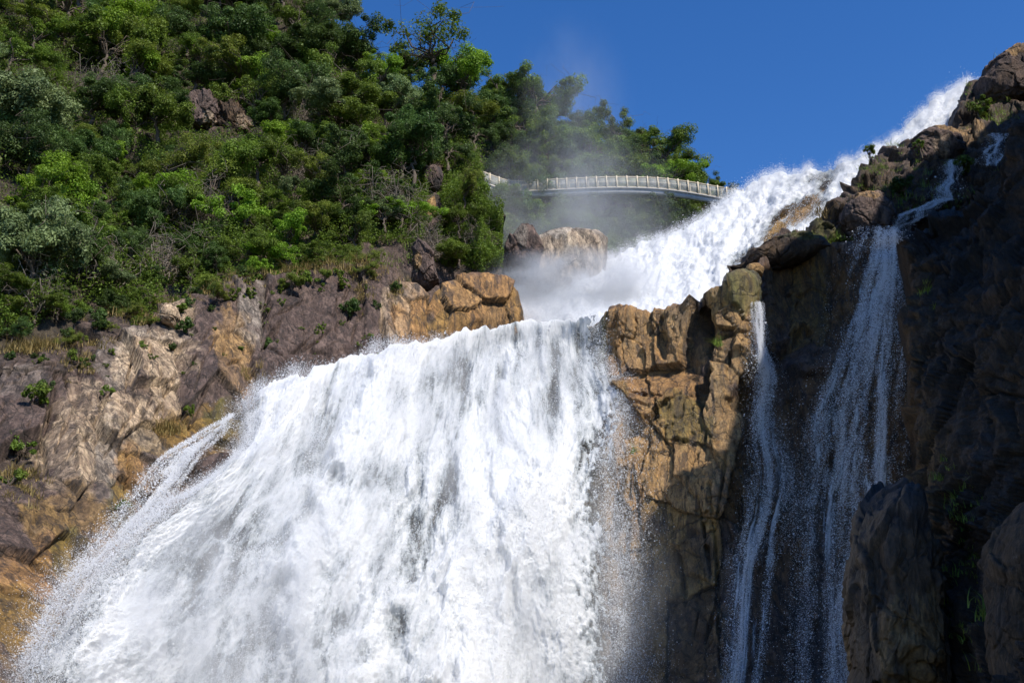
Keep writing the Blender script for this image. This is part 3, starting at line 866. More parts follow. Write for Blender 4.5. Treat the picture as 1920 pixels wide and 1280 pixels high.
# dark gaps where the rock shows through
XI, YI = fall_img(s_, t_)
gap = np.zeros_like(s_)
for gx, gy, rx, ry, st in ((868, 694, 12, 36, 0.55), (1038, 720, 9, 100, 0.4), (430, 985, 60, 30, 0.5), (380, 1030, 45, 60, 0.35), (840, 950, 70, 110, 0.6), (775, 1110, 55, 190, 0.75), (620, 1170, 70, 100, 0.6), (1010, 1130, 40, 160, 0.35),
                           (330, 1120, 40, 60, 0.3), (700, 880, 40, 40, 0.25), (740, 760, 30, 50, 0.25), (1085, 660, 8, 60, 0.5)):
    dx = XI - gx
    dy = YI - gy
    if gx < 650:
        dx, dy = (dx + dy * 0.8) / 1.1, (dy - dx * 0.8) / 1.1
    gap = np.maximum(gap, st * np.exp(-((dx / rx) ** 2 + (dy / ry) ** 2)))
edge = np.minimum(sstep(0.0, 0.09, s_ + 0.02 * fine), sstep(0, 0.022 + 0.065 * sstep(0.15, 0.6, t_), 1 - s_ + 0.03 * fine + 0.02 * fn))
lipn = np.exp(-t_ / 0.05)
foam = (0.57 + 0.40 * lipn + 0.30 * fn + 0.50 * big - 0.70 * gap) * edge - 0.35 * (1 - edge)
off = 0.45 * fn + 1.5 * big + 0.08 * fine * (0.4 + 0.6 * t_) - 0.8 * gap
off = off * sstep(0, 0.06, t_)
PW = fall_pos(s_, t_, off)
PW[..., 2] += lipn * (0.30 * fbm(np.stack([s_ * 34, t_ * 6, 0 * s_], -1), 4, 97) + 0.05)
flow = np.stack([s_ * 26, t_ * 30, 0 * s_], -1)
# the river surface behind the lip
PB = PW[:, :1] + np.array([0, 1, 0.0]) * (np.arange(8, 0, -1) / 8)[None, :, None] ** 1.2 * 4.0 + np.array([0, 0, -0.5]) * (np.arange(8, 0, -1) / 8)[None, :, None]
PWf = np.concatenate([PB, PW], 1)
foam_f = np.concatenate([foam[:, :1] - 0.12 * np.arange(8, 0, -1)[None], foam], 1)
flow_f = np.concatenate([np.stack([np.repeat(s_[:, :1] * 26, 8, 1), np.repeat(-np.arange(8, 0, -1)[None] * 0.4, ns, 0), np.zeros((ns, 8))], -1), flow], 1)
wf = mesh_np('waterfall', PWf.reshape(-1, 3), grid_faces(ns, nt + 8), M_FOAM, True, None, {'foam': foam_f.ravel(), 'flow': flow_f.reshape(-1, 3)})
tag(wf, 'broad white main waterfall plunging over the rock lip', 'waterfall', kind='structure')


def fall_drops(n, seed):
    r = np.random.default_rng(seed)
    s = r.random(n * 2)
    t = r.random(n * 2) ** 1.05
    k = fall_noise(s, t)
    kf = fbm(np.stack([s * 170, t * 60, 0 * s], -1), 3, 91)
    x, y = fall_img(s, t)
    g = np.zeros_like(s)
    for gx, gy, rx, ry, st in ((868, 694, 12, 36, 0.5), (1038, 720, 9, 100, 0.4), (430, 985, 60, 30, 0.4), (840, 960, 60, 90, 0.4), (770, 1100, 40, 170, 0.4), (620, 1180, 60, 90, 0.4)):
        g = np.maximum(g, st * np.exp(-(((x - gx) / rx) ** 2 + ((y - gy) / ry) ** 2)))
    pr = np.clip(0.22 + 0.45 * k + 0.25 * kf - 0.5 * g + 0.5 * (s < 0.06) + 0.5 * (s > 0.95), 0.05, 1)
    ok = r.random(n * 2) < pr
    s, t, k = s[ok][:n], t[ok][:n], k[ok][:n]
    m = len(s)
    s = s + r.normal(0, 0.004, m) + np.where(s < 0.10, -np.abs(r.normal(0, 0.017, m)), 0) + np.where(s > 0.95, np.abs(r.normal(0, 0.034, m)), 0)
    sc_ = np.clip(s, 0, 1)
    bg_ = fbm(np.stack([s * 7 + 0.4 * k, t * 1.7, 0 * s + 5], -1), 3, 95)
    o = 0.45 * k + 1.5 * bg_ + r.gamma(1.3, 0.28, m) * (0.35 + 0.9 * t)
    P = fall_pos(sc_, t, o)
    over = s - sc_
    P[:, 0] += over * 30
    P += r.normal(0, 0.05, P.shape)
    # spatter jumping up over the lip
    j = t < 0.06
    P[j, 2] += np.abs(r.normal(0, 0.11, j.sum())) * np.clip(0.6 + 1.2 * k[j], 0.1, 2)
    P[j, 1] += r.normal(0, 0.5, j.sum())
    R = np.exp(r.normal(math.log(0.0062), 0.5, m)) * (P[:, 1] / 48)
    return P, R


P, R = fall_drops(1300000, 11)
drops('spray', P, R, 'fine white spray flying off the main waterfall')

# upper cascade
cas = Sheet(945, 1856, CAS_TOP, CAS_BOT, CAS_D, 1.7, 1.7, back=2.5, nback=6, drop=1.2)


def cas_flow(px, py):
    # along / across the run of the cascade (down to the left)
    a = ((px - 1840) * -0.80 + (py - 160) * 0.60) / 28.0
    c = ((px - 1840) * 0.60 + (py - 160) * 0.80) / 28.0
    return a, c


def cas_noise(px, py):
    a, c = cas_flow(px, py)
    w = fbm(np.stack([a * 0.3, c * 0.3, 0 * a], -1), 3, 141)
    return 0.6 * fbm(np.stack([c * 0.75 + w * 1.2, a * 0.28, 0 * a], -1), 4, 143) + 0.45 * fbm(np.stack([c * 2.4, a * 1.3, 0 * a + 4], -1), 4, 147)


cn = cas_noise(cas.PX, cas.PY)
cf = fbm(cas.P * 2.2, 4, 149)
a_, c_ = cas_flow(cas.PX, cas.PY)
cg = np.zeros_like(cn)
CGAP = ((1440, 468, 60, 9, 0.6), (1530, 332, 40, 9, 0.6), (1468, 402, 60, 11, 0.8), (1350, 440, 60, 8, 0.35), (1505, 395, 50, 26, 0.9), (1450, 430, 45, 20, 0.7), (1545, 345, 34, 20, 0.6), (1400, 470, 50, 14, 0.45), (1620, 290, 26, 7, 0.9), (1480, 350, 20, 12, 0.4))
for gx, gy, rx, ry, st in CGAP:
    dx = (cas.PX - gx) * 0.8 - (cas.PY - gy) * 0.6
    dy = (cas.PX - gx) * 0.6 + (cas.PY - gy) * 0.8
    cg = np.maximum(cg, st * np.exp(-((dx / rx) ** 2 + (dy / ry) ** 2)))
cas.displace(0.55 * cn + 0.16 * cf - 0.3 * cg)
cfoam = 0.86 + 0.30 * cn - 1.7 * cg
co = cas.build('cascade', M_FOAM, {'foam': cfoam, 'flow': np.stack([c_, a_, 0 * a_], -1) * 0.8})
tag(co, 'long white upper cascade running down from the high rocks to the lip', 'cascade', kind='structure')


def cas_drops(n, seed):
    r = np.random.default_rng(seed)
    ni, nj = cas.P.shape[:2]
    i = r.integers(0, ni, n * 3)
    j = cas.nback + (r.random(n * 3) ** 1.3 * (nj - cas.nback)).astype(int)
    w = np.clip(0.5 + 0.5 * cn[i, j] + 0.3 * cf[i, j] - cg[i, j], 0.03, 1)
    ok = r.random(n * 3) < w
    i, j = i[ok][:n], j[ok][:n]
    m = len(i)
    P = cas.P[i, j] + r.normal(0, 0.06, (m, 3))
    o = r.gamma(1.2, 0.13, m)
    rim = (j - cas.nback) < 14
    P = P + cas.N[i, j] * o[:, None]
    P[:, 2] += np.where(rim, r.gamma(1.1, 0.14, m), 0)
    R = np.exp(r.normal(math.log(0.0072), 0.5, m))
    return P, R


P, R = cas_drops(520000, 12)
drops('cascade_spray', P, R, 'white spray leaping along the edge of the upper cascade')


def sheet_front(sheet, k=9):
    """distance of the built rock face itself, slightly smoothed, as a function of direction"""
    Y = sheet.P[:, sheet.nback:, 1].copy()
    Y2 = Y.copy()
    for a in range(-k, k + 1, 3):
        for b in range(-k, k + 1, 3):
            Y2 = np.minimum(Y2, np.roll(np.roll(Y, a, 0), b, 1))
    for _ in range(k):
        Y2[1:-1] = (Y2[:-2] + Y2[1:-1] + Y2[2:]) / 3
        Y2[:, 1:-1] = (Y2[:, :-2] + Y2[:, 1:-1] + Y2[:, 2:]) / 3
    PYv = sheet.PY[:, sheet.nback:]
    x0, st = sheet.px[0], sheet.px[1] - sheet.px[0]

    def f(px, py):
        px, py = np.broadcast_arrays(np.asarray(px, float), np.asarray(py, float))
        i = np.clip(np.round((px - x0) / st).astype(int), 0, len(sheet.px) - 1)
        tp, bt = PYv[i, 0], PYv[i, -1]
        j = np.clip((py - tp) / (bt - tp) * (Y.shape[1] - 1), 0, Y.shape[1] - 1.001)
        j0 = j.astype(int)
        w = j - j0
        return Y2[i, j0] * (1 - w) + Y2[i, j0 + 1] * w
    return f


CLIFF_F = sheet_front(cliff)
SLOPE_F = sheet_front(slope)

# thin falls in the shaded recess: each a veil of drops and broken threads
def thin_fall(name, path, width, n, seed, label, offd=0.7, dens=1.0, foam0=0.35, depth=None):
    depth = depth or CLIFF_F
    r = np.random.default_rng(seed)
    pth = np.array(path, float)
    tt = np.linspace(0, 1, len(pth))
    wd_ = np.array(width, float)
    def pos(u, t, off):
        x = np.interp(t, tt, pth[:, 0]) + u * np.interp(t, tt, wd_)
        y = np.interp(t, tt, pth[:, 1])
        x = x + 4 * np.sin(t * 9 + u * 2 + seed) + 9 * vnoise(np.stack([u * 1.5, t * 7, 0 * u + seed], -1), seed) * sstep(0, 0.2, t)
        Y = depth(x, y) - offd - off
        return unproj(x, y, Y)
    nu, nv = 90, 460
    u_, v_ = np.meshgrid(np.linspace(-1, 1, nu), np.linspace(0, 1, nv), indexing='ij')
    ln = (pth[-1, 1] - pth[0, 1]) / 36.0
    wq = 0.9 * fbm(np.stack([u_ * 0.8, v_ * ln * 0.22, 0 * u_], -1), 3, seed)
    nz = 0.6 * fbm(np.stack([(u_ + wq * 0.4) * 3.2, v_ * ln * 0.20, 0 * u_ + seed], -1), 4, seed + 1) + 0.5 * fbm(np.stack([(u_ + wq * 0.3) * 8, v_ * ln * 0.8, 0 * u_], -1), 4, seed + 2)
    fo_ = foam0 + 0.78 * nz - 0.80 * np.abs(u_) ** 1.6 - 1.7 * (1 - sstep(0.0, 0.07, v_ + 0.06 * nz - 0.05 * np.abs(u_)))
    Pv = pos(u_, v_, 0.25 * nz)
    o = mesh_np(name, Pv.reshape(-1, 3), grid_faces(nu, nv), M_VEIL, True, None, {'foam': fo_.ravel(), 'flow': np.stack([u_ * 3.0, v_ * ln, 0 * u_], -1).reshape(-1, 3)})
    tag(o, label, 'waterfall', kind='structure')
    u = r.normal(0, 0.52, n * 3)
    v = r.random(n * 3)
    k = 0.7 * fbm(np.stack([u * 3.4, v * ln * 0.16, 0 * u + seed], -1), 3, seed + 1) + 0.4 * fbm(np.stack([u * 10, v * ln * 0.9, 0 * u], -1), 3, seed + 2)
    ok = r.random(n * 3) < np.clip(0.35 + 0.8 * k, 0.02, 1) * dens
    u, v = u[ok][:n], v[ok][:n]
    P = pos(u, v, r.gamma(1.3, 0.25, len(u))) + r.normal(0, 0.04, (len(u), 3))
    R = np.exp(r.normal(math.log(0.0065), 0.55, len(u)))
    return P, R


TF = []
TF.append(thin_fall('side_waterfall', [(1420, 566), (1425, 640), (1440, 720), (1448, 850), (1440, 960), (1415, 1060), (1390, 1300)], [7, 15, 28, 36, 40, 40, 46], 80000, 201,
                    'narrow white fall dropping beside the lit rock pillar into shade', 0.25, 1, 0.38))
TF.append(thin_fall('twin_waterfall', [(1655, 425), (1640, 520), (1620, 640), (1580, 800), (1560, 950), (1550, 1300)], [32, 56, 60, 66, 70, 74], 115000, 202,
                    'thin shaded fall streaking down the dark recess in several threads', 0.25, 1, 0.16))
TF.append(thin_fall('veil_waterfall', [(1668, 430), (1668, 560), (1650, 700), (1640, 850), (1625, 1000), (1590, 1130), (1585, 1300)], [24, 34, 36, 42, 44, 42, 46], 85000, 203,
                    'misty bluish veil of water falling along the dark right wall', 0.45, 1, 0.26))
TF.append(thin_fall('small_spill', [(1792, 300), (1785, 335), (1772, 375)], [12, 18, 22], 9000, 206, 'short white spill between the rocks at upper right', 0.15, 1, 0.3, SLOPE_F))
TF.append(thin_fall('small_spill', [(1772, 372), (1735, 390), (1700, 408), (1668, 436)], [10, 16, 20, 26], 14000, 208, 'shallow white run over the ledges feeding the twin fall', 0.15, 1, 0.32, SLOPE_F))
TF.append(thin_fall('small_spill', [(1872, 250), (1866, 280), (1850, 310)], [12, 16, 16], 9000, 207, 'short white spill below the big top boulder near the right edge', 0.15, 1, 0.3, SLOPE_F))
P = np.concatenate([a for a, b in TF])
R = np.concatenate([b for a, b in TF])
drops('falling_drops', P, R, 'scattered drops around the thin falls in the shade')

# left trickle running over ochre ledges beside the main fall
t3 = thin_fall('trickle', [(436, 776), (400, 808), (345, 848), (300, 905), (235, 985), (130, 1110), (60, 1250)], [8, 17, 28, 36, 46, 50, 50], 40000, 204,
               'thin trickle splashing over ochre ledges left of the main fall', 0.12, 1, 0.42)
drops('trickle_spray', t3[0], t3[1], 'light spray over the ochre ledges left of the main fall')

# ------------------------------------------------------------------ boulders
def outline_rock(name, pts, Y, thick, col, label, blobs=(), seed=1, wet=0.0, power=0.7, amp=0.25, res=3.0, cat='boulder', blk=(1.6, 1.6, 1.8), lean=0.0):
    """A rock with the given outline and a real depth of `thick` metres to front and back."""
    p = np.array(pts, float)
    c = p.mean(0)
    n = 220
    q = np.concatenate([p, p[:1]])
    seg = np.concatenate([[0], np.cumsum(np.linalg.norm(np.diff(q, axis=0), axis=1))])
    L = np.linspace(0, seg[-1], n + 1)[:-1]
    ox = np.interp(L, seg, q[:, 0])
    oy = np.interp(L, seg, q[:, 1])
    m = 110
    ph = np.linspace(-math.pi / 2, math.pi / 2, m)
    rad = np.cos(ph) ** power
    dep = np.sin(ph)
    dep = np.sign(dep) * np.abs(dep) ** 0.8
    an = np.arctan2(oy - c[1], ox - c[0])
    ea, eb = np.abs(ox - c[0]).max() * 0.8, np.abs(oy - c[1]).max() * 0.8
    bl = (rad ** 1.3)[None]
    PX = c[0] + ((ox - c[0])[:, None] * bl + (ea * np.cos(an))[:, None] * (1 - bl)) * rad[None]
    PY = c[1] + ((oy - c[1])[:, None] * bl + (eb * np.sin(an))[:, None] * (1 - bl)) * rad[None]
    W = unproj(PX, PY, np.full(PX.shape, Y))
    W[..., 1] += (-dep * thick)[None] + lean * (PY - c[1]) / 100.0
    cw = W.mean((0, 1))
    N = W - cw
    N[..., 1] *= 0.8
    N /= np.linalg.norm(N, axis=-1, keepdims=True) + 1e-6
    dsp = rock_disp(W, 1.0, blk, 0.7, seed, 0.5) * amp
    fac = np.concatenate([np.ones(m)])[None] * sstep(0, 0.25, rad)[None]
    T = paint(W, PX, PY, col, blobs, seed)
    W = W + N * (dsp * fac)[..., None]
    idx = np.arange(n * m).reshape(n, m)
    nx = np.roll(idx, -1, axis=0)
    F = np.stack([idx[:, :-1], idx[:, 1:], nx[:, 1:], nx[:, :-1]], -1).reshape(-1, 4)
    a, b = W[0, 0] - W[5, 0], W[0, 1] - W[0, 0]
    # make normals point outward
    i0 = F[len(F) // 2]
    V = W.reshape(-1, 3)
    fn_ = np.cross(V[i0[1]] - V[i0[0]], V[i0[2]] - V[i0[0]])
    if np.dot(fn_, V[i0[0]] - cw) < 0:
        F = F[:, ::-1]
    o = mesh_np(name, V, F, M_BOULD, True, None, {'tint': T.reshape(-1, 3), 'wet': np.full(n * m, wet)})
    tag(o, label, cat)
    return o


outline_rock('boulder', [(905, 525), (932, 500), (968, 484), (1008, 468), (1045, 451), (1085, 443), (1122, 445), (1137, 457), (1138, 500), (1128, 560), (1060, 610), (960, 605), (912, 565)], 69.5, 3.6, 'grey',
             'big pale grey boulder in the mist above the lip', [(1000, 500, 50, 30, 'pale', 0.5), (950, 530, 40, 40, 'brown', 0.6), (1090, 480, 40, 25, 'pale', .5)], 301, 0.1, 0.62, 0.16, blk=(3.2, 3.2, 3.2))
outline_rock('boulder', [(942, 478), (955, 448), (978, 421), (990, 425), (1005, 446), (1018, 468), (1010, 500), (960, 505)], 66.0, 1.2, 'brown',
             'pointed grey brown rock rising behind the big pale boulder', [(975, 450, 14, 30, 'grey', 0.6)], 302, 0.0, 0.8, 0.25)
outline_rock('boulder', [(182, 800), (195, 768), (225, 757), (250, 760), (252, 790), (225, 830), (192, 842)], 40.2, 1.0, 'pale',
             'pale wedged block standing out of the left cliff', [(240, 770, 14, 12, 'brown', .5)], 305, 0.0, 0.5, 0.2)
outline_rock('boulder', [(300, 590), (312, 572), (330, 578), (340, 600), (330, 615), (305, 612)], 45.3, 0.7, 'pale', 'small pale loose rock on the ledge above the left cliff', (), 306, 0.0, 0.6, 0.2)
outline_rock('boulder', [(795, 350), (796, 318), (812, 312), (829, 320), (828, 345), (818, 362)], 69.0, 1.0, 'brown', 'dark square rock jutting from the bushes above the slope', [(820, 350, 8, 8, 'wetblack', .8)], 307, 0.1, 0.45, 0.2)
outline_rock('boulder', [(797, 430), (800, 380), (815, 370), (820, 395), (812, 440)], 67.0, 0.7, 'tan', 'narrow pinkish rock rib below the dark square rock', (), 308, 0.0, 0.6, 0.2)
outline_rock('boulder', [(771, 500), (772, 465), (785, 450), (800, 462), (812, 480), (826, 530), (800, 545), (775, 540)], 59.0, 1.2, 'brown', 'standing dark rock spike at the foot of the bushy slope', [(785, 500, 10, 30, 'tan', .7)], 309, 0.0, 0.6, 0.25)
outline_rock('boulder', [(350, 230), (372, 190), (400, 184), (412, 205), (410, 235), (392, 250), (365, 248)], 69.0, 1.6, 'brown', 'bare dark rock face showing through the thicket', [(400, 240, 10, 12, 'pale', .7)], 310, 0.05, 0.32, 0.5, blk=(1.0, 1.0, 1.3))
outline_rock('boulder', [(408, 230), (415, 195), (440, 195), (465, 230), (470, 265), (440, 280), (415, 275)], 69.5, 1.4, 'dark', 'rough brown rock overhang beside the bare rock face', [(460, 240, 8, 14, 'pale', .5)], 311, 0.1, 0.4, 0.6, blk=(0.9, 0.9, 1.3))
outline_rock('boulder', [(1396, 512), (1400, 500), (1420, 498), (1434, 506), (1430, 520), (1402, 520)], 55.5, 0.6, 'tan', 'small flat brown rock on top of the mossy pillar', (), 313, 0.2, 0.5, 0.15)
outline_rock('boulder', [(1604, 1300), (1606, 1120), (1610, 1030), (1625, 975), (1650, 930), (1684, 908), (1700, 950), (1715, 1010), (1740, 1100), (1760, 1300)], 33.5, 2.2, 'dark',
             'dark wet leaning rock at the foot of the right wall', [(1680, 1200, 60, 120, 'tan', 0.35), (1670, 960, 50, 60, 'wetblack', 0.9)], 314, 0.7, 0.45, 0.5, blk=(1.6, 1.6, 2.6))
outline_rock('boulder', [(1832, 190), (1830, 160), (1850, 130), (1885, 105), (1925, 92), (1990, 80), (1990, 190), (1920, 200), (1870, 205)], 70.5, 2.2, 'brown',
             'big brown boulder topping the rocks at upper right', [(1890, 118, 40, 14, 'tan', 0.9), (1880, 160, 40, 20, 'dark', .5)], 315, 0.1, 0.45, 0.35)
outline_rock('boulder', [(1575, 420), (1580, 392), (1600, 372), (1640, 368), (1668, 385), (1680, 420), (1650, 455), (1600, 450)], 60.5, 1.6, 'brown', 'rounded brown rock with grass at its foot below the cascade', [(1620, 380, 30, 10, 'tan', .7)], 316, 0.2, 0.5, 0.35)
outline_rock('boulder', [(1700, 300), (1702, 270), (1730, 248), (1760, 245), (1790, 255), (1800, 285), (1770, 320), (1720, 325)], 65.5, 1.6, 'brown', 'sunlit rock step beside the upper cascade', [(1770, 255, 30, 12, 'tan', .8), (1750, 290, 20, 24, 'pale', .4)], 317, 0.1, 0.5, 0.4)
outline_rock('boulder', [(1398, 505), (1400, 485), (1430, 462), (1470, 446), (1500, 440), (1540, 445), (1560, 470), (1500, 500), (1430, 512)], 57.6, 1.4, 'dark', 'dark rounded shelf rock under the grassy ledge', [(1500, 450, 50, 10, 'moss', .6)], 318, 0.2, 0.5, 0.3)
outline_rock('boulder', [(1880, 1300), (1862, 1180), (1870, 1060), (1890, 980), (1925, 945), (1990, 930), (2000, 1300)], 26.0, 1.2, 'dark', 'dim brown slab at the right edge of the shaded wall', (), 319, 0.2, 0.45, 0.3)


# ------------------------------------------------------------------ plants
def leaf_cloud(n, centers, radii, size, rg, flat=0.75, droop=0.25):
    """n leaf faces scattered in clumps; returns verts, quads, rnd"""
    k = rg.integers(0, len(centers), n)
    v = rg.normal(size=(n, 3))
    v /= np.linalg.norm(v, axis=1)[:, None]
    rr = rg.random(n) ** 0.45
    rad = radii[k] * rr
    C = centers[k] + v * rad[:, None] * np.array([1, 1, flat])
    nrm = v + rg.normal(size=(n, 3)) * 0.55 + np.array([0, 0, 0.7])
    nrm /= np.linalg.norm(nrm, axis=1)[:, None]
    a = rg.normal(size=(n, 3))
    a[:, 2] -= droop
    u = a - (a * nrm).sum(1)[:, None] * nrm
    u /= np.linalg.norm(u, axis=1)[:, None] + 1e-9
    w = np.cross(nrm, u)
    L = size * np.exp(rg.normal(0, 0.3, n))[:, None]
    Wd = L * rg.uniform(0.38, 0.6, n)[:, None]
    p0 = C - u * L * 0.5
    p1 = C + w * Wd * 0.5 + nrm * L * 0.05
    p2 = C + u * L * 0.5 - nrm * L * 0.08
    p3 = C - w * Wd * 0.5 + nrm * L * 0.05
    V = np.stack([p0, p1, p2, p3], 1).reshape(-1, 3)
    F = np.arange(n * 4).reshape(n, 4)
    clr = rg.random(len(centers))
    rnd = np.repeat(np.clip(0.65 * clr[k] + 0.5 * rg.random(n) - 0.08, 0, 1), 4)
    return V, F, rnd


def limb(p0, p1, r0, r1, rg, n=7, wob=0.12):
    t = np.linspace(0, 1, n)[:, None]
    L = np.linalg.norm(np.array(p1) - np.array(p0))
    P = np.array(p0) * (1 - t) + np.array(p1) * t
    w = rg.normal(size=(n, 3)) * wob * L * np.sin(t * math.pi) * 0.6
    P = P + w
    P[:, 2] += 0.06 * L * np.sin(t[:, 0] * math.pi)
    return tube(P, np.linspace(r0, r1, n), 5)


def crown_proto(seed, rx, rz, nleaf, size, nclump, trunk_h, dead=0, dome=False):
    """unit plant: base at origin; returns foliage mesh arrays and stem arrays"""
    rg = np.random.default_rng(seed)
    cs, rs = [], []
    nl = 1 if dome else rg.integers(3, 6)
    lobes = [(rg.normal(0, 0.5), rg.normal(0, 0.5), rg.normal(0, 0.32), rg.uniform(0.4, 0.75)) for _ in range(nl)]
    if dome:
        lobes = [(0, 0, 0, 0.85)]
    for _ in range(nclump):
        v = rg.normal(size=3)
        v /= np.linalg.norm(v)
        r = rg.random() ** 0.5
        lx, ly, lz, lr = lobes[rg.integers(0, nl)]
        cs.append(((lx + v[0] * r * lr) * rx, (ly + v[1] * r * lr) * rx, trunk_h + rz * (1 + lz + v[2] * r * lr)))
        rs.append(rx * rg.uniform(0.12, 0.34))
    cs, rs = np.array(cs), np.array(rs)
    V, F, rnd = leaf_cloud(nleaf, cs, rs, size, rg)
    parts = []
    fork = np.array([rg.normal(0, 0.1), rg.normal(0, 0.1), trunk_h * 0.9 + 0.2 * rz])
    parts.append(limb((0, 0, -0.6), fork, 0.055 * rx + 0.03, 0.035 * rx + 0.02, rg))
    for k in range(min(nclump, 22)):
        parts.append(limb(fork, cs[k], 0.022 * rx + 0.01, 0.008, rg, 7, 0.16))
    for k in range(dead):
        a = cs[rg.integers(0, nclump)]
        e = a + rg.normal(size=3) * np.array([1, 1, 0.8]) * rx * 0.6
        parts.append(limb(a, e, 0.014, 0.004, rg, 6, 0.2))
    SV, SF = join(parts)
    return (V, F, rnd), (SV, SF)


PROTO = {}


def proto(kind, seed, leafmat, rx, rz, nleaf, size, nclump, trunk_h, names=('foliage', 'stem'), dead=0, bark=None):
    (V, F, rnd), (SV, SF) = crown_proto(seed, rx, rz, nleaf, size, nclump, trunk_h, dead, kind == 'dome')
    f = mesh_np(names[0], V, F, M_LEAF[leafmat], False, None, {'rnd': rnd}, link=False)
    s = mesh_np(names[1], SV, SF, bark or M_BARK, True, None, None, link=False)
    PROTO.setdefault(kind, []).append((f, s, rx))


for i_, lm in enumerate(('mid', 'dark', 'mid', 'mid', 'dark', 'mid', 'blue')):
    proto('shrub', 400 + i_, lm, 2.0, 1.5, 14000, 0.12, 44, 0.5, dead=10)
for i_, lm in enumerate(('yellow', 'yellow')):
    proto('yellow', 420 + i_, lm, 2.0, 1.3, 12000, 0.11, 40, 0.5, dead=8)
for i_, lm in enumerate(('bright', 'bright')):
    proto('bright', 430 + i_, lm, 2.0, 1.4, 12000, 0.13, 36, 0.5, dead=4)
for i_, lm in enumerate(('grey', 'grey')):
    proto('grey', 440 + i_, lm, 2.0, 1.7, 18000, 0.13, 52, 0.6, dead=4)
for i_, lm in enumerate(('blue', 'dark', 'mid')):
    proto('tree', 450 + i_, lm, 2.4, 2.0, 18000, 0.14, 48, 1.6, names=('crown', 'trunk'), dead=6)
for i_ in range(2):
    proto('dome', 480 + i_, 'grey', 2.0, 1.6, 34000, 0.12, 80, 0.3, dead=2)
proto('sparse', 470, 'mid', 3.0, 1.5, 5200, 0.17, 30, 1.6, names=('crown', 'trunk'), dead=46)
for i_, lm in enumerate(('mid', 'dark', 'mid')):
    proto('small', 460 + i_, lm, 0.8, 0.55, 1500, 0.13, 14, 0.1)


def bare_proto(seed):
    rg = np.random.default_rng(seed)
    parts = []
    for k in range(60):
        p = np.array([rg.normal(0, 0.35), rg.normal(0, 0.35), -0.3])
        dr = np.array([rg.normal(0, 0.55), rg.normal(0, 0.55), rg.uniform(0.7, 1.5)])
        e = p + dr * rg.uniform(0.8, 2.0)
        parts.append(limb(p, e, 0.022, 0.008, rg, 8, 0.22))
        for _ in range(4):
            m = p + (e - p) * rg.uniform(0.35, 0.95)
            parts.append(limb(m, m + rg.normal(size=3) * np.array([0.6, 0.6, 0.4]), 0.010, 0.004, rg, 5, 0.25))
    V, F = join(parts)
    return mesh_np('twigs', V, F, M_TWIG, True, None, None, link=False)


BARE = [bare_proto(500 + k) for k in range(3)]


def plant(name, kind, base, scale, label, cat, group=None, idx=None, zs=1.0, tilt=0.0):
    f, s, rx = PROTO[kind][random.randrange(len(PROTO[kind])) if idx is None else idx]
    r = empty(name, base, random.uniform(0, 6.28))
    r.rotation_euler = (random.uniform(-.12, .12), random.uniform(-.12, .12) + tilt, random.uniform(0, 6.28))
    k = scale / rx
    r.scale = (k, k, k * zs)
    for src in (f, s):
        c = src.copy()
        COL.objects.link(c)
        c.parent = r
    return tag(r, label, cat, group)


def m_per_px(P):
    return (P[1] * CP + (P[2] - CAM[2]) * SP) / FPX


def on(sheet, px, py, out=0.0):
    P, N = sheet.pick(px, py)
    if out:
        P = P + N * out * m_per_px(P) + np.array([0, 0, -0.35 * out * m_per_px(P)])
    return P


# individual trees and bushes one can point to: (sheet, px, py of the base, radius in px, kind, name, label, category)
NAMED = [
    (hill, 800, 175, 92, 'sparse', 'tree', 'tall airy tree with bare twigs standing out on the skyline of the left slope', 'tree', 0.85),
    (hill, 655, 130, 40, 'sparse', 'tree', 'small half bare tree on the skyline left of the tall airy tree', 'tree', 1.0),
    (hill, 55, 565, 92, 'dome', 'tree', 'large pale grey-green tree crown at the left edge above the cliff', 'tree', 1.15),
    (hill, 35, 290, 80, 'dome', 'tree', 'pale grey-green leafy tree at the left edge, higher on the slope', 'tree', 1.0),
    (hill, 240, 190, 60, 'yellow', 'bush', 'olive yellow feathery bush left of the bare rock face', 'bush', 0.9),
    (hill, 180, 120, 50, 'bright', 'bush', 'bright green bush below the dark hollow at upper left', 'bush', 1.1),
    (hill, 490, 200, 55, 'bright', 'bush', 'bright yellow-green bush overhanging the brown rock overhang', 'bush', 1.0),
    (hill, 90, 390, 60, 'bright', 'bush', 'fresh green bush between the two grey-green trees', 'bush', 1.0),
    (hill, 430, 420, 60, 'yellow', 'bush', 'yellowish bush in the middle of the slope above the pale boulders', 'bush', 0.8),
    (hill, 868, 400, 30, 'yellow', 'bush', 'yellow-green feathery bush at the left end of the footbridge', 'bush', 1.3),
    (far, 1030, 372, 34, 'shrub', 'tree', 'leafy tree standing in front of the misty gap in the footbridge', 'tree', 1.0),
    (far, 1225, 415, 48, 'bright', 'tree', 'light green tree crown right below the footbridge', 'tree', 1.0),
    (hill, 860, 150, 55, 'bright', 'tree', 'bright green rounded tree on the skyline above the slope', 'tree', 1.0),
    (far, 980, 255, 60, 'shrub', 'tree', 'dark round tree on the skyline where the two slopes meet', 'tree', 1.0),
    (far, 1245, 330, 52, 'shrub', 'tree', 'dark green tree on the skyline above the footbridge', 'tree', 1.0),
    (far, 1310, 375, 40, 'shrub', 'tree', 'last dark tree at the right end of the far slope', 'tree', 1.0),
    (far, 1165, 300, 42, 'shrub', 'tree', 'spiky dark tree on the far skyline with upright shoots', 'tree', 1.1),
]
for sh, x, y, rp, kd, nm, lb, ct, zs in NAMED:
    P = on(sh, x, y, rp * (2.4 if 'below the footbridge' in lb else 0.8))
    plant(nm, kd, P - np.array([0, 0, 0.5]), rp * m_per_px(P), lb, ct, None, None, zs)

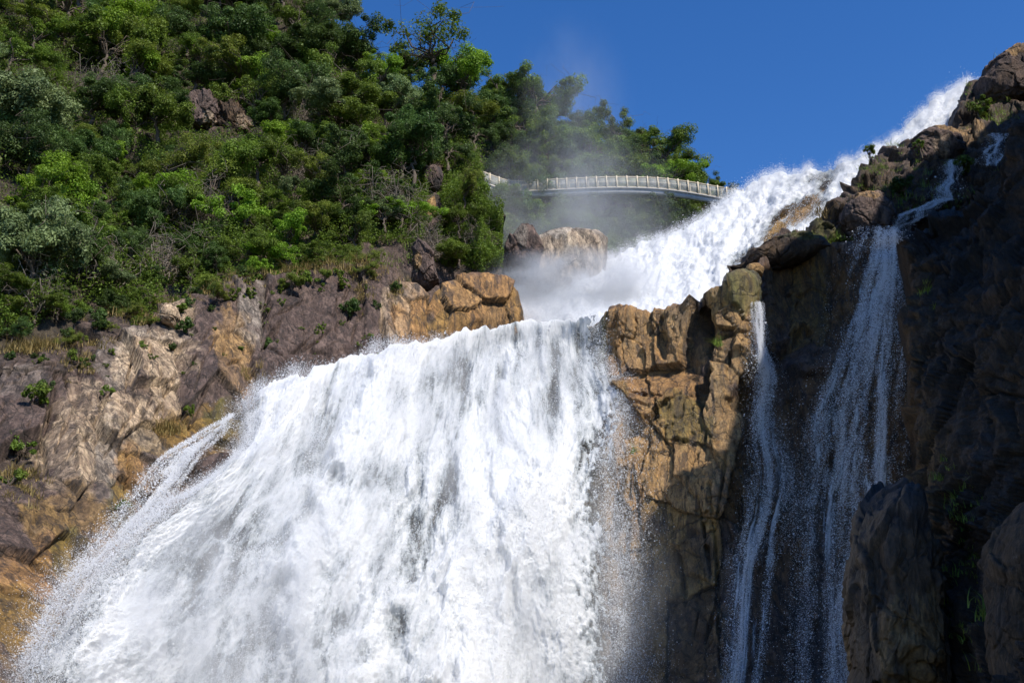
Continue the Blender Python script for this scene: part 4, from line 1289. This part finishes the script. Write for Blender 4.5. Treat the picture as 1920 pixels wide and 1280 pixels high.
# the rest of the thicket
HP = [(-160, -120), (560, -120), (620, -10), (640, 60), (700, 120), (800, 140), (870, 150), (915, 200), (905, 300), (905, 385), (960, 430), (985, 500), (900, 520), (870, 500), (740, 495), (620, 505), (480, 520), (300, 560), (120, 600), (-160, 680)]
bare_zones = [(395, 220, 52, 42), (440, 240, 40, 45), (812, 335, 18, 28), (808, 405, 16, 38), (795, 500, 30, 50), (700, 480, 60, 25)]
cnt = 0
yy = -110.0
while yy < 680:
    sp = 44 + 12 * max(0, 1 - yy / 400)
    x = -160.0 + random.uniform(0, sp)
    while x < 1000:
        px_, py_ = x + random.uniform(-16, 16), yy + random.uniform(-14, 14)
        x += sp * 1.12
        if not in_poly(np.array(px_), np.array(py_), HP):
            continue
        if any(((px_ - bx) / (rx + 16)) ** 2 + ((py_ - 46 - by) / (ry + 42)) ** 2 < 1 for bx, by, rx, ry in bare_zones):
            continue
        q = random.random()
        kd = 'shrub' if q < 0.64 else 'tree' if q < 0.74 else 'yellow' if q < 0.83 else 'bright' if q < 0.95 else 'grey'
        rp = random.uniform(32, 66)
        if py_ > 470:
            rp *= 0.7
        if px_ > 865 and 270 < py_ < 520:
            rp *= 0.5
            if px_ > 890 and py_ > 300:
                continue
        if px_ < 150 and (330 < py_ < 570 or 150 < py_ < 270) and random.random() < 0.75:
            continue
        P = on(hill, px_, py_ + 16, rp * 0.75)
        plant('shrub', kd, P - np.array([0, 0, 0.4]), rp * m_per_px(P), 'green shrub in the dense thicket covering the steep left slope', 'shrub', 'shrubs of the thicket on the left slope', None, random.uniform(0.7, 1.15))
        cnt += 1
    yy += sp * 0.88
FPOLY = [(900, 180), (960, 190), (1000, 215), (1060, 250), (1180, 275), (1285, 325), (1325, 370), (1350, 470), (1150, 560), (940, 560), (880, 470), (930, 330)]
yy = 195.0
while yy < 560:
    x = 890.0
    while x < 1400:
        px_, py_ = x + random.uniform(-10, 10), yy + random.uniform(-9, 9)
        x += 40
        if not in_poly(np.array(px_), np.array(py_), FPOLY):
            continue
        rp = random.uniform(34, 52)
        P = on(far, px_, py_ + 26, rp * 0.6)
        plant('tree', random.choice(('shrub', 'shrub', 'shrub', 'tree')), P - np.array([0, 0, 0.8]), rp * m_per_px(P), 'dark green tree in the wood on the slope behind the footbridge', 'tree', 'trees of the wood behind the footbridge', None, random.uniform(0.8, 1.2))
        cnt += 1
    yy += 32
print('plants', cnt)

# low leafy cover between the shrubs
def undergrowth(sheet, keep, n, size, seed, label, lift=0.9):
    rg = np.random.default_rng(seed)
    ni, nj = sheet.P.shape[:2]
    i = rg.integers(0, ni - 1, n * 3)
    j = sheet.nback + rg.integers(0, nj - sheet.nback - 1, n * 3)
    k = keep(sheet.PX[i, j], sheet.PY[i, j])
    nz = fbm(sheet.P[i, j] * 0.35, 3, seed)
    k &= rg.random(n * 3) < np.clip(0.65 + 0.9 * nz, 0.05, 1)
    i, j = i[k][:n], j[k][:n]
    m = len(i)
    f = rg.random((m, 2))[:, :, None]
    P = sheet.P[i, j] * (1 - f[:, 0]) + sheet.P[i + 1, j] * f[:, 0] + (sheet.P[i, j + 1] - sheet.P[i, j]) * f[:, 1]
    hz = np.clip(0.5 + fbm(P * 0.9, 3, seed + 4), 0, 1.4)
    P = P + sheet.N[i, j] * (rg.random(m) * hz * lift)[:, None]
    V, F, rnd = leaf_cloud(m, P, np.full(m, 0.12), size, rg)
    o = mesh_np('undergrowth', V, F, M_LEAF['mid'], False, None, {'rnd': rnd})
    return tag(o, label, 'undergrowth', kind='stuff')


undergrowth(hill, lambda x, y: in_poly(x, y, HP + [(-160, 690)]) & ~np.any([((x - bx) / rx) ** 2 + ((y - by) / ry) ** 2 < 1 for bx, by, rx, ry in bare_zones], axis=0), 560000, 0.12, 701, 'leafy undergrowth filling the gaps of the left thicket', 1.9)
sky_rim = poly([(930, 185), (960, 185), (1000, 205), (1040, 228), (1090, 248), (1180, 262), (1250, 288), (1290, 312), (1330, 350)])
x = 925.0
while x < 1335:
    rp = random.uniform(24, 38)
    y = float(sky_rim(x)) + rp * 1.1 + random.uniform(-4, 16)
    P = on(far, x, y, rp * 0.3)
    plant('tree', 'shrub', P - np.array([0, 0, 0.6]), rp * m_per_px(P), 'dark green tree in the wood on the slope behind the footbridge', 'tree', 'trees of the wood behind the footbridge', None, random.uniform(0.85, 1.2))
    x += random.uniform(14, 22)
undergrowth(far, lambda x, y: y < 600, 60000, 0.2, 702, 'leafy undergrowth of the far wood', 1.2)

# dry twiggy shrubs
for k in range(20):
    for _ in range(40):
        px_, py_ = random.uniform(-20, 900), random.uniform(30, 600)
        if in_poly(np.array(px_), np.array(py_), HP):
            break
    P = on(hill, px_, py_)
    o = BARE[k % 3].copy()
    COL.objects.link(o)
    o.name = 'bare_shrub'
    o.location = tuple(hill.pick(px_, py_)[1] * 0.5 + P + np.array([0, 0, -0.5]))
    o.rotation_euler = (random.uniform(-.3, .5), random.uniform(-.4, .4), random.uniform(0, 6.28))
    s = random.uniform(0.9, 1.7)
    o.scale = (s, s, s)
    tag(o, 'bare grey twiggy shrub tangled among the green thicket', 'dry shrub', 'leafless shrubs on the left slope')

# ------------------------------------------------------------------ grass
def blades(name, pts, hts, mat, label, per=14, seed=1, spread=0.25, kind='stuff'):
    rg = np.random.default_rng(seed)
    pts = np.repeat(np.asarray(pts), per, 0)
    h = np.repeat(np.asarray(hts) * rg.uniform(0.4, 1.1, len(hts)), per) * rg.uniform(0.4, 1.15, len(pts))
    n = len(pts)
    P = pts + rg.normal(size=(n, 3)) * np.array([1, 1, 0.15]) * spread * np.repeat(np.asarray(hts), per)[:, None]
    a = rg.uniform(0, 6.28, n)
    ld = np.stack([np.cos(a), np.sin(a), 0 * a], -1) * rg.uniform(0.2, 1.3, n)[:, None]
    sd = np.stack([-np.sin(a), np.cos(a), 0 * a], -1)
    w = (0.008 + 0.012 * h)[:, None]
    V = []
    for t in (0, 0.4, 0.75, 1.0):
        c = P + ld * (h * t * t)[:, None] + np.array([0, 0, 1]) * (h * t * (1 - 0.35 * t * np.linalg.norm(ld, axis=1)))[:, None]
        ww = w * (1 - t) + 0.002
        V += [c - sd * ww, c + sd * ww]
    V = np.stack(V, 1).reshape(-1, 3)
    b = (np.arange(n) * 8)[:, None, None]
    F = (np.array([[0, 1, 3, 2], [2, 3, 5, 4], [4, 5, 7, 6]])[None] + b).reshape(-1, 4)
    o = mesh_np(name, V, F, mat, False, None, {'rnd': np.repeat(rg.random(n), 8)})
    return tag(o, label, 'grass', kind=kind)


def scatter(sheet, zones, seed, up=0.0, n_scale=1.0):
    rg = np.random.default_rng(seed)
    out = []
    hts = []
    for (x, y, rx, ry, n, h) in zones:
        for _ in range(int(n * n_scale)):
            px_, py_ = x + rg.normal() * rx * 0.5, y + rg.normal() * ry * 0.5
            P, N = sheet.pick(px_, py_)
            out.append(P + np.array([0, -0.08, up]))
            hts.append(h * rg.uniform(0.6, 1.3))
    return np.array(out), np.array(hts)


pts, hts = scatter(cliff, [(600, 515, 130, 22, 70, 0.8), (700, 510, 50, 20, 24, 0.8), (420, 545, 60, 24, 24, 0.6), (280, 590, 80, 26, 36, 0.6), (120, 640, 120, 30, 44, 0.55), (40, 900, 40, 60, 50, 0.5), (310, 810, 30, 14, 25, 0.7),
                              (680, 555, 30, 30, 25, 0.5), (150, 690, 30, 30, 20, 0.5), (740, 560, 12, 26, 16, .5), (470, 715, 30, 20, 20, 0.5), (60, 640, 70, 30, 30, .7)], 601)
blades('grass', pts, hts, M_GRASS, 'dry yellow-green grass along the top and ledges of the left cliff', 16, 611)
pts, hts = scatter(hill, [(600, 500, 160, 25, 110, 0.9), (770, 480, 60, 40, 50, 0.8), (860, 470, 40, 40, 40, 0.8), (330, 560, 100, 25, 50, 0.8), (870, 350, 30, 60, 30, 0.8), (560, 540, 100, 20, 50, .8)], 602)
blades('grass', pts, hts, M_GRASSG, 'green grass under the bushes at the foot of the slope', 16, 612)
pts, hts = scatter(slope, [(1540, 462, 60, 12, 70, 0.55), (1700, 300, 120, 40, 50, 0.6), (1850, 215, 50, 30, 45, 0.7), (1870, 180, 50, 30, 30, 0.7), (1640, 340, 40, 30, 30, 0.6), (1730, 380, 100, 40, 50, 0.7), (1900, 100, 40, 12, 30, 0.7)], 603)
blades('grass', pts, hts, M_GRASSG, 'grass growing on the ledges of the rocky slope at right', 16, 613)
pts, hts = scatter(wall, [(1760, 1180, 50, 60, 40, 0.7), (1850, 960, 40, 80, 30, 0.7), (1900, 1180, 40, 80, 30, 0.7), (1830, 1080, 30, 50, 20, 0.5), (1740, 570, 20, 30, 10, 0.5)], 604)
blades('grass', pts, hts, M_GRASSG, 'dark drooping grass on the shaded right wall', 16, 614)
for k, (x, y, n, h, lb, mt, sh) in enumerate((
        (1532, 425, 5, 1.1, 'spiky dry grass tuft on the rim beside the cascade', M_GRASS, slope),
        (1340, 655, 4, 0.7, 'fresh green grass tuft on the sunlit pillar', M_GRASSG, cliff),
        (1610, 330, 3, 1.0, 'long-stemmed grass tuft leaning over the cascade', M_GRASS, slope),
        (1188, 870, 3, 0.5, 'small green grass tuft low on the lit orange cliff', M_GRASSG, cliff))):
    pts, hts = scatter(sh, [(x, y, 5, 4, n, h)], 620 + k)
    o = blades('grass_tuft', pts - np.array([0, 0.7, 0]), hts, mt, lb, 22, 630 + k, 0.12, kind='thing')

# low plants on the left cliff
for (x, y, r_, lb) in ((75, 770, 34, 'upper leafy creeper patch on the left cliff face'), (45, 830, 36, 'lower leafy creeper patch spilling down the left cliff'), (95, 740, 24, 'small leafy plant at the head of the creeper patches'),
                       (30, 905, 26, 'drooping green plant low on the left cliff'), (180, 610, 24, 'small bush on the ledge over the pale rock face'), (352, 630, 22, 'leafy plant wedged in the notch right of the pale rock face'),
                       (500, 645, 18, 'little plant in the vertical cleft of the brown wall'), (200, 745, 18, 'little plant beside the wedged pale block'), (362, 775, 18, 'yellow-green plant above the ochre ledge'),
                       (660, 590, 26, 'bush clinging to the brown wall near the orange rocks'), (145, 690, 22, 'sparse plant left of the pale rock face'), (743, 555, 16, 'bright plant between the brown wall and the orange rock'),
                       (400, 560, 22, 'low bush on the rim of the left cliff'), (225, 960, 16, 'mossy plant beside the trickle')):
    P = on(cliff, x, y)
    plant('bush', 'small', P + np.array([0, -0.2, -0.15]), r_ * m_per_px(P), lb, 'plant', None, None, 1.2)
for (x, y, r_, lb) in ((1640, 300, 16, 'leafy sprig over the cascade at the rim of the slope'), (1830, 215, 26, 'green clump under the big top boulder'), (1720, 300, 18, 'low green plant on the sunlit rock step'), (1700, 360, 30, 'dark bush in the shade of the rocky slope'), (1800, 330, 28, 'dark bush beside the small right-hand spill')):
    P = on(slope, x, y)
    plant('bush', 'small', P + np.array([0, -0.5, -0.1]), r_ * m_per_px(P), lb, 'plant', None, None, 1.1)

sprig = 'small green sprig rooted in a crack of the left cliff'
rs_ = random.Random(91)
for k in range(46):
    x = rs_.uniform(10, 720)
    y0 = float(CL_TOP(x))
    y = y0 + 20 + rs_.random() ** 1.4 * max(20, (760 - 0.22 * x if x < 450 else 655) - y0)
    P = on(cliff, x, y)
    plant('sprig', 'small', P + np.array([0, -0.05, -0.12]), rs_.uniform(5, 13) * m_per_px(P), sprig, 'plant', 'sprigs in the cracks of the left cliff', None, rs_.uniform(.8, 1.5))
lowlb = 'low green bush on the dry rim between the thicket and the left cliff'
rb = random.Random(77)
for k in range(34):
    x = rb.uniform(0, 700)
    y = float(CL_TOP(x)) + rb.uniform(-12, 34)
    P = on(cliff, x, y)
    plant('bush', rb.choice(('small', 'small', 'yellow')), P + np.array([0, -0.1, -0.2]), rb.uniform(12, 24) * m_per_px(P), lowlb, 'plant', 'low bushes on the rim of the left cliff', None, rb.uniform(.8, 1.3))

# ------------------------------------------------------------------ footbridge
M_WOOD = simple_mat('pale_timber', (0.68, 0.58, 0.42), 0.7, 0.2, 5)
M_STEEL = simple_mat('grey_steel_beam', (0.45, 0.44, 0.43), 0.6, 0.2, 3)
def panel_material():
    t = NT('mesh_panel')
    df = t.n('ShaderNodeBsdfDiffuse', ins={'Color': (0.55, 0.56, 0.52, 1)})
    tp = t.n('ShaderNodeBsdfTransparent')
    m = t.n('ShaderNodeMixShader', ins={0: 0.42, 1: tp.outputs[0], 2: df.outputs[0]})
    t.link(m.outputs[0], t.out.inputs[0])
    return t.m
M_PANEL = panel_material()
bridge_img = [(835, 322, 86), (875, 331, 87.5), (915, 347, 89), (941, 357, 89.5), (962, 361, 89.5), (1000, 360, 89), (1060, 357, 88), (1127, 354, 87), (1180, 353.5, 86.5), (1242, 356, 86), (1300, 364, 85), (1353, 374, 84), (1400, 383, 82)]
bi = np.array(bridge_img, float)
u = np.linspace(0, 1, 200)
uk = np.linspace(0, 1, len(bi))
cx = np.stack([np.interp(u, uk, bi[:, a]) for a in range(3)], -1)
ker = np.ones(15) / 15
cxp = np.stack([np.convolve(np.pad(cx[:, a], 7, mode='edge'), ker, 'valid') for a in range(3)], -1)
BC = unproj(cxp[:, 0], cxp[:, 1], cxp[:, 2])
T = np.gradient(BC, axis=0)
T[:, 2] = 0
T /= np.linalg.norm(T, axis=1)[:, None]
BN = np.stack([-T[:, 1], T[:, 0], 0 * T[:, 0]], -1)
BN = BN * np.sign(BN[:, 1:2])   # away from the viewer
broot = empty('footbridge', BC[100])
tag(broot, 'curved footbridge with pale railing posts crossing in front of the far wood', 'footbridge')
bloc = BC - BC[100]


def sweep(name, prof, mat):
    """prof: list of (across, up)"""
    pr = np.array(prof, float)
    V = bloc[:, None] + BN[:, None] * pr[None, :, :1] + np.array([0, 0, 1.0]) * pr[None, :, 1:]
    k = len(pr)
    idx = np.arange(200 * k).reshape(200, k)
    nx = np.roll(idx, -1, 1)
    F = np.stack([idx[:-1], nx[:-1], nx[1:], idx[1:]], -1).reshape(-1, 4)
    return mesh_np(name, V.reshape(-1, 3), F, mat, False, broot)


sweep('beam', [(0, -0.52), (0.18, -0.52), (0.18, 0.0), (0, 0.0)], M_STEEL)
sweep('beam', [(0.85, -0.2), (1.0, -0.2), (1.0, 0.0), (0.85, 0.0)], M_STEEL)
sweep('deck', [(-0.12, 0.003), (1.1, 0.003), (1.1, 0.10), (-0.12, 0.10)], M_STEEL)
for ac in (0.0, 0.98):
    sweep('handrail', [(ac, 1.22), (ac + 0.1, 1.22), (ac + 0.1, 1.32), (ac, 1.32)], M_WOOD)
    sweep('bottom_rail', [(ac, 0.16), (ac + 0.07, 0.16), (ac + 0.07, 0.23), (ac, 0.23)], M_WOOD)
arc = np.concatenate([[0], np.cumsum(np.linalg.norm(np.diff(bloc, axis=0), axis=1))])
npost = int(arc[-1] / 0.98)
posts = []
for ac in (0.0, 0.98):
    for k in range(npost + 1):
        q = k * arc[-1] / npost
        c = np.array([np.interp(q, arc, bloc[:, a]) for a in range(3)])
        tt_ = np.array([np.interp(q, arc, T[:, a]) for a in range(3)])
        nn_ = np.array([np.interp(q, arc, BN[:, a]) for a in range(3)])
        b0 = c + nn_ * (ac - 0.04)
        V = []
        for z0 in (0.10, 1.40):
            for s1, s2 in ((-1, 0), (1, 0), (1, 1), (-1, 1)):
                V.append(b0 + tt_ * 0.055 * s1 + nn_ * 0.11 * s2 + np.array([0, 0, z0]))
        F = np.array([(0, 1, 2, 3), (7, 6, 5, 4), (0, 4, 5, 1), (1, 5, 6, 2), (2, 6, 7, 3), (3, 7, 4, 0)])
        mesh_np('post', np.array(V), F, M_WOOD, False, broot)
        if k < npost and ac == 0.0:
            q2 = (k + 1) * arc[-1] / npost
            c2 = np.array([np.interp(q2, arc, bloc[:, a]) for a in range(3)])
            n2 = nn_
            a0, a1 = c + nn_ * (ac + 0.02) + tt_ * 0.06, c2 + n2 * (ac + 0.02) - tt_ * 0.06
            V = []
            for e in (0, 0.02):
                V += [a0 + nn_ * e + np.array([0, 0, 0.25]), a1 + nn_ * e + np.array([0, 0, 0.25]), a1 + nn_ * e + np.array([0, 0, 1.20]), a0 + nn_ * e + np.array([0, 0, 1.20])]
            mesh_np('panel', np.array(V), np.array([(0, 1, 2, 3), (7, 6, 5, 4), (0, 4, 5, 1), (1, 5, 6, 2), (2, 6, 7, 3), (3, 7, 4, 0)]), M_PANEL, False, broot)

# ------------------------------------------------------------------ drifting mist
def mist(name, px_, py_, Y, rad, dens, label, seed=0):
    c = unproj(px_, py_, Y)
    t = NT(name + '_air')
    oc = t.n('ShaderNodeTexCoord').outputs['Object']
    ln = t.n('ShaderNodeVectorMath', operation='LENGTH', ins={0: oc}).outputs['Value']
    fall = t.n('ShaderNodeMapRange', interpolation_type='SMOOTHSTEP', ins={0: ln, 1: 0.15, 2: 1.0, 3: 1.0, 4: 0.0}).outputs[0]
    nz = t.noise(t.mapping(oc, (1, 1, 0.7), loc=(seed * 3.1, 0, 0)), 2.4, 4, 0.6, 0.5)
    nf = t.n('ShaderNodeMapRange', ins={0: nz, 1: 0.38, 2: 0.72, 3: 0.0, 4: 1.0}).outputs[0]
    dn = t.math('MULTIPLY', t.math('MULTIPLY', fall, nf), dens)
    v = t.n('ShaderNodeVolumePrincipled', ins={'Color': (0.93, 0.96, 1, 1), 'Density': dn, 'Anisotropy': 0.2})
    t.link(v.outputs[0], t.out.inputs['Volume'])
    th = np.linspace(0, 2 * math.pi, 33)[:-1]
    ph = np.linspace(0.02, math.pi - 0.02, 17)
    V = np.stack([np.cos(th)[:, None] * np.sin(ph), np.sin(th)[:, None] * np.sin(ph), np.ones((32, 1)) * np.cos(ph)], -1)
    idx = np.arange(32 * 17).reshape(32, 17)
    nx = np.roll(idx, -1, 0)
    F = np.stack([idx[:, :-1], idx[:, 1:], nx[:, 1:], nx[:, :-1]], -1).reshape(-1, 4)
    o = mesh_np(name, V.reshape(-1, 3), F, t.m, True)
    import bmesh
    bm = bmesh.new()
    bm.from_mesh(o.data)
    bmesh.ops.holes_fill(bm, edges=[e for e in bm.edges if e.is_boundary])
    bmesh.ops.recalc_face_normals(bm, faces=bm.faces)
    bm.to_mesh(o.data)
    bm.free()
    o.location = tuple(c)
    o.scale = rad
    return tag(o, label, 'mist', kind='stuff')


mist('mist', 1075, 545, 63.0, (8.0, 2.6, 3.6), 2.8, 'white mist boiling up between the lip and the pale boulder', 1)
mist('mist', 1075, 410, 76, (11, 5, 9.5), 0.30, 'thin mist drifting up in front of the footbridge and far wood', 2)
mist('mist', 1075, 230, 84, (7, 4, 14), 0.085, 'faint wisp of mist rising against the blue sky above the falls', 3)
mist('mist', 1110, 1130, 45, (6, 2.5, 6), 0.16, 'thin spray haze in front of the lower right of the main fall', 4)
mist('mist', 1035, 592, 59.8, (5.5, 1.6, 2.0), 1.3, 'puff of mist hanging right over the lip of the main fall', 5)

nsv, ntv = 60, 60
sv, tv = np.meshgrid(np.linspace(0.03, 0.99, nsv), np.linspace(0.04, 1.0, ntv), indexing='ij')
tp_ = np.sqrt(sstep(0.0, 0.16, 0.995 - sv)) * sstep(0, 0.10, sv - 0.02)
fr = fall_pos(sv, tv, (0.9 + 1.6 * tv + 1.6) * tp_ - 1.6)
bk = fall_pos(sv, tv, 0 * sv - 1.65)
ia = np.arange(nsv * ntv).reshape(nsv, ntv)
Fv = [grid_faces(nsv, ntv), grid_faces(nsv, ntv, nsv * ntv)[:, ::-1]]
rimi = np.concatenate([ia[:, 0], ia[-1, 1:], ia[-2::-1, -1], ia[0, -2:0:-1]])
rn = np.roll(rimi, -1)
Fv.append(np.stack([rimi, rimi + nsv * ntv, rn + nsv * ntv, rn], -1))
vt = NT('falling_spray_air')
oc = vt.n('ShaderNodeTexCoord').outputs['Object']
n1_ = vt.noise(vt.mapping(oc, (0.5, 0.3, 0.13), (0, math.radians(14), 0)), 1.0, 4, 0.6, 0.4)
dn_ = vt.n('ShaderNodeMapRange', ins={0: n1_, 1: 0.40, 2: 0.68, 3: 0.02, 4: 0.42}).outputs[0]
vv_ = vt.n('ShaderNodeVolumePrincipled', ins={'Color': (0.95, 0.97, 1, 1), 'Density': dn_, 'Anisotropy': 0.0})
vt.link(vv_.outputs[0], vt.out.inputs['Volume'])
vo = mesh_np('spray_haze', np.concatenate([fr.reshape(-1, 3), bk.reshape(-1, 3)]), np.concatenate(Fv), vt.m, False)
tag(vo, 'soft veil of airborne water hanging in front of the main fall', 'mist', kind='stuff')
import bmesh
bm = bmesh.new()
bm.from_mesh(vo.data)
bmesh.ops.recalc_face_normals(bm, faces=bm.faces)
bm.to_mesh(vo.data)
bm.free()

mist('mist', 1600, 1150, 46.5, (2.6, 1.2, 7), 0.12, 'bluish spray haze around the foot of the thin shaded falls', 6)
mist('mist', 1450, 860, 50.5, (1.8, 1.0, 4.5), 0.13, 'spray haze around the narrow fall beside the lit pillar', 7)
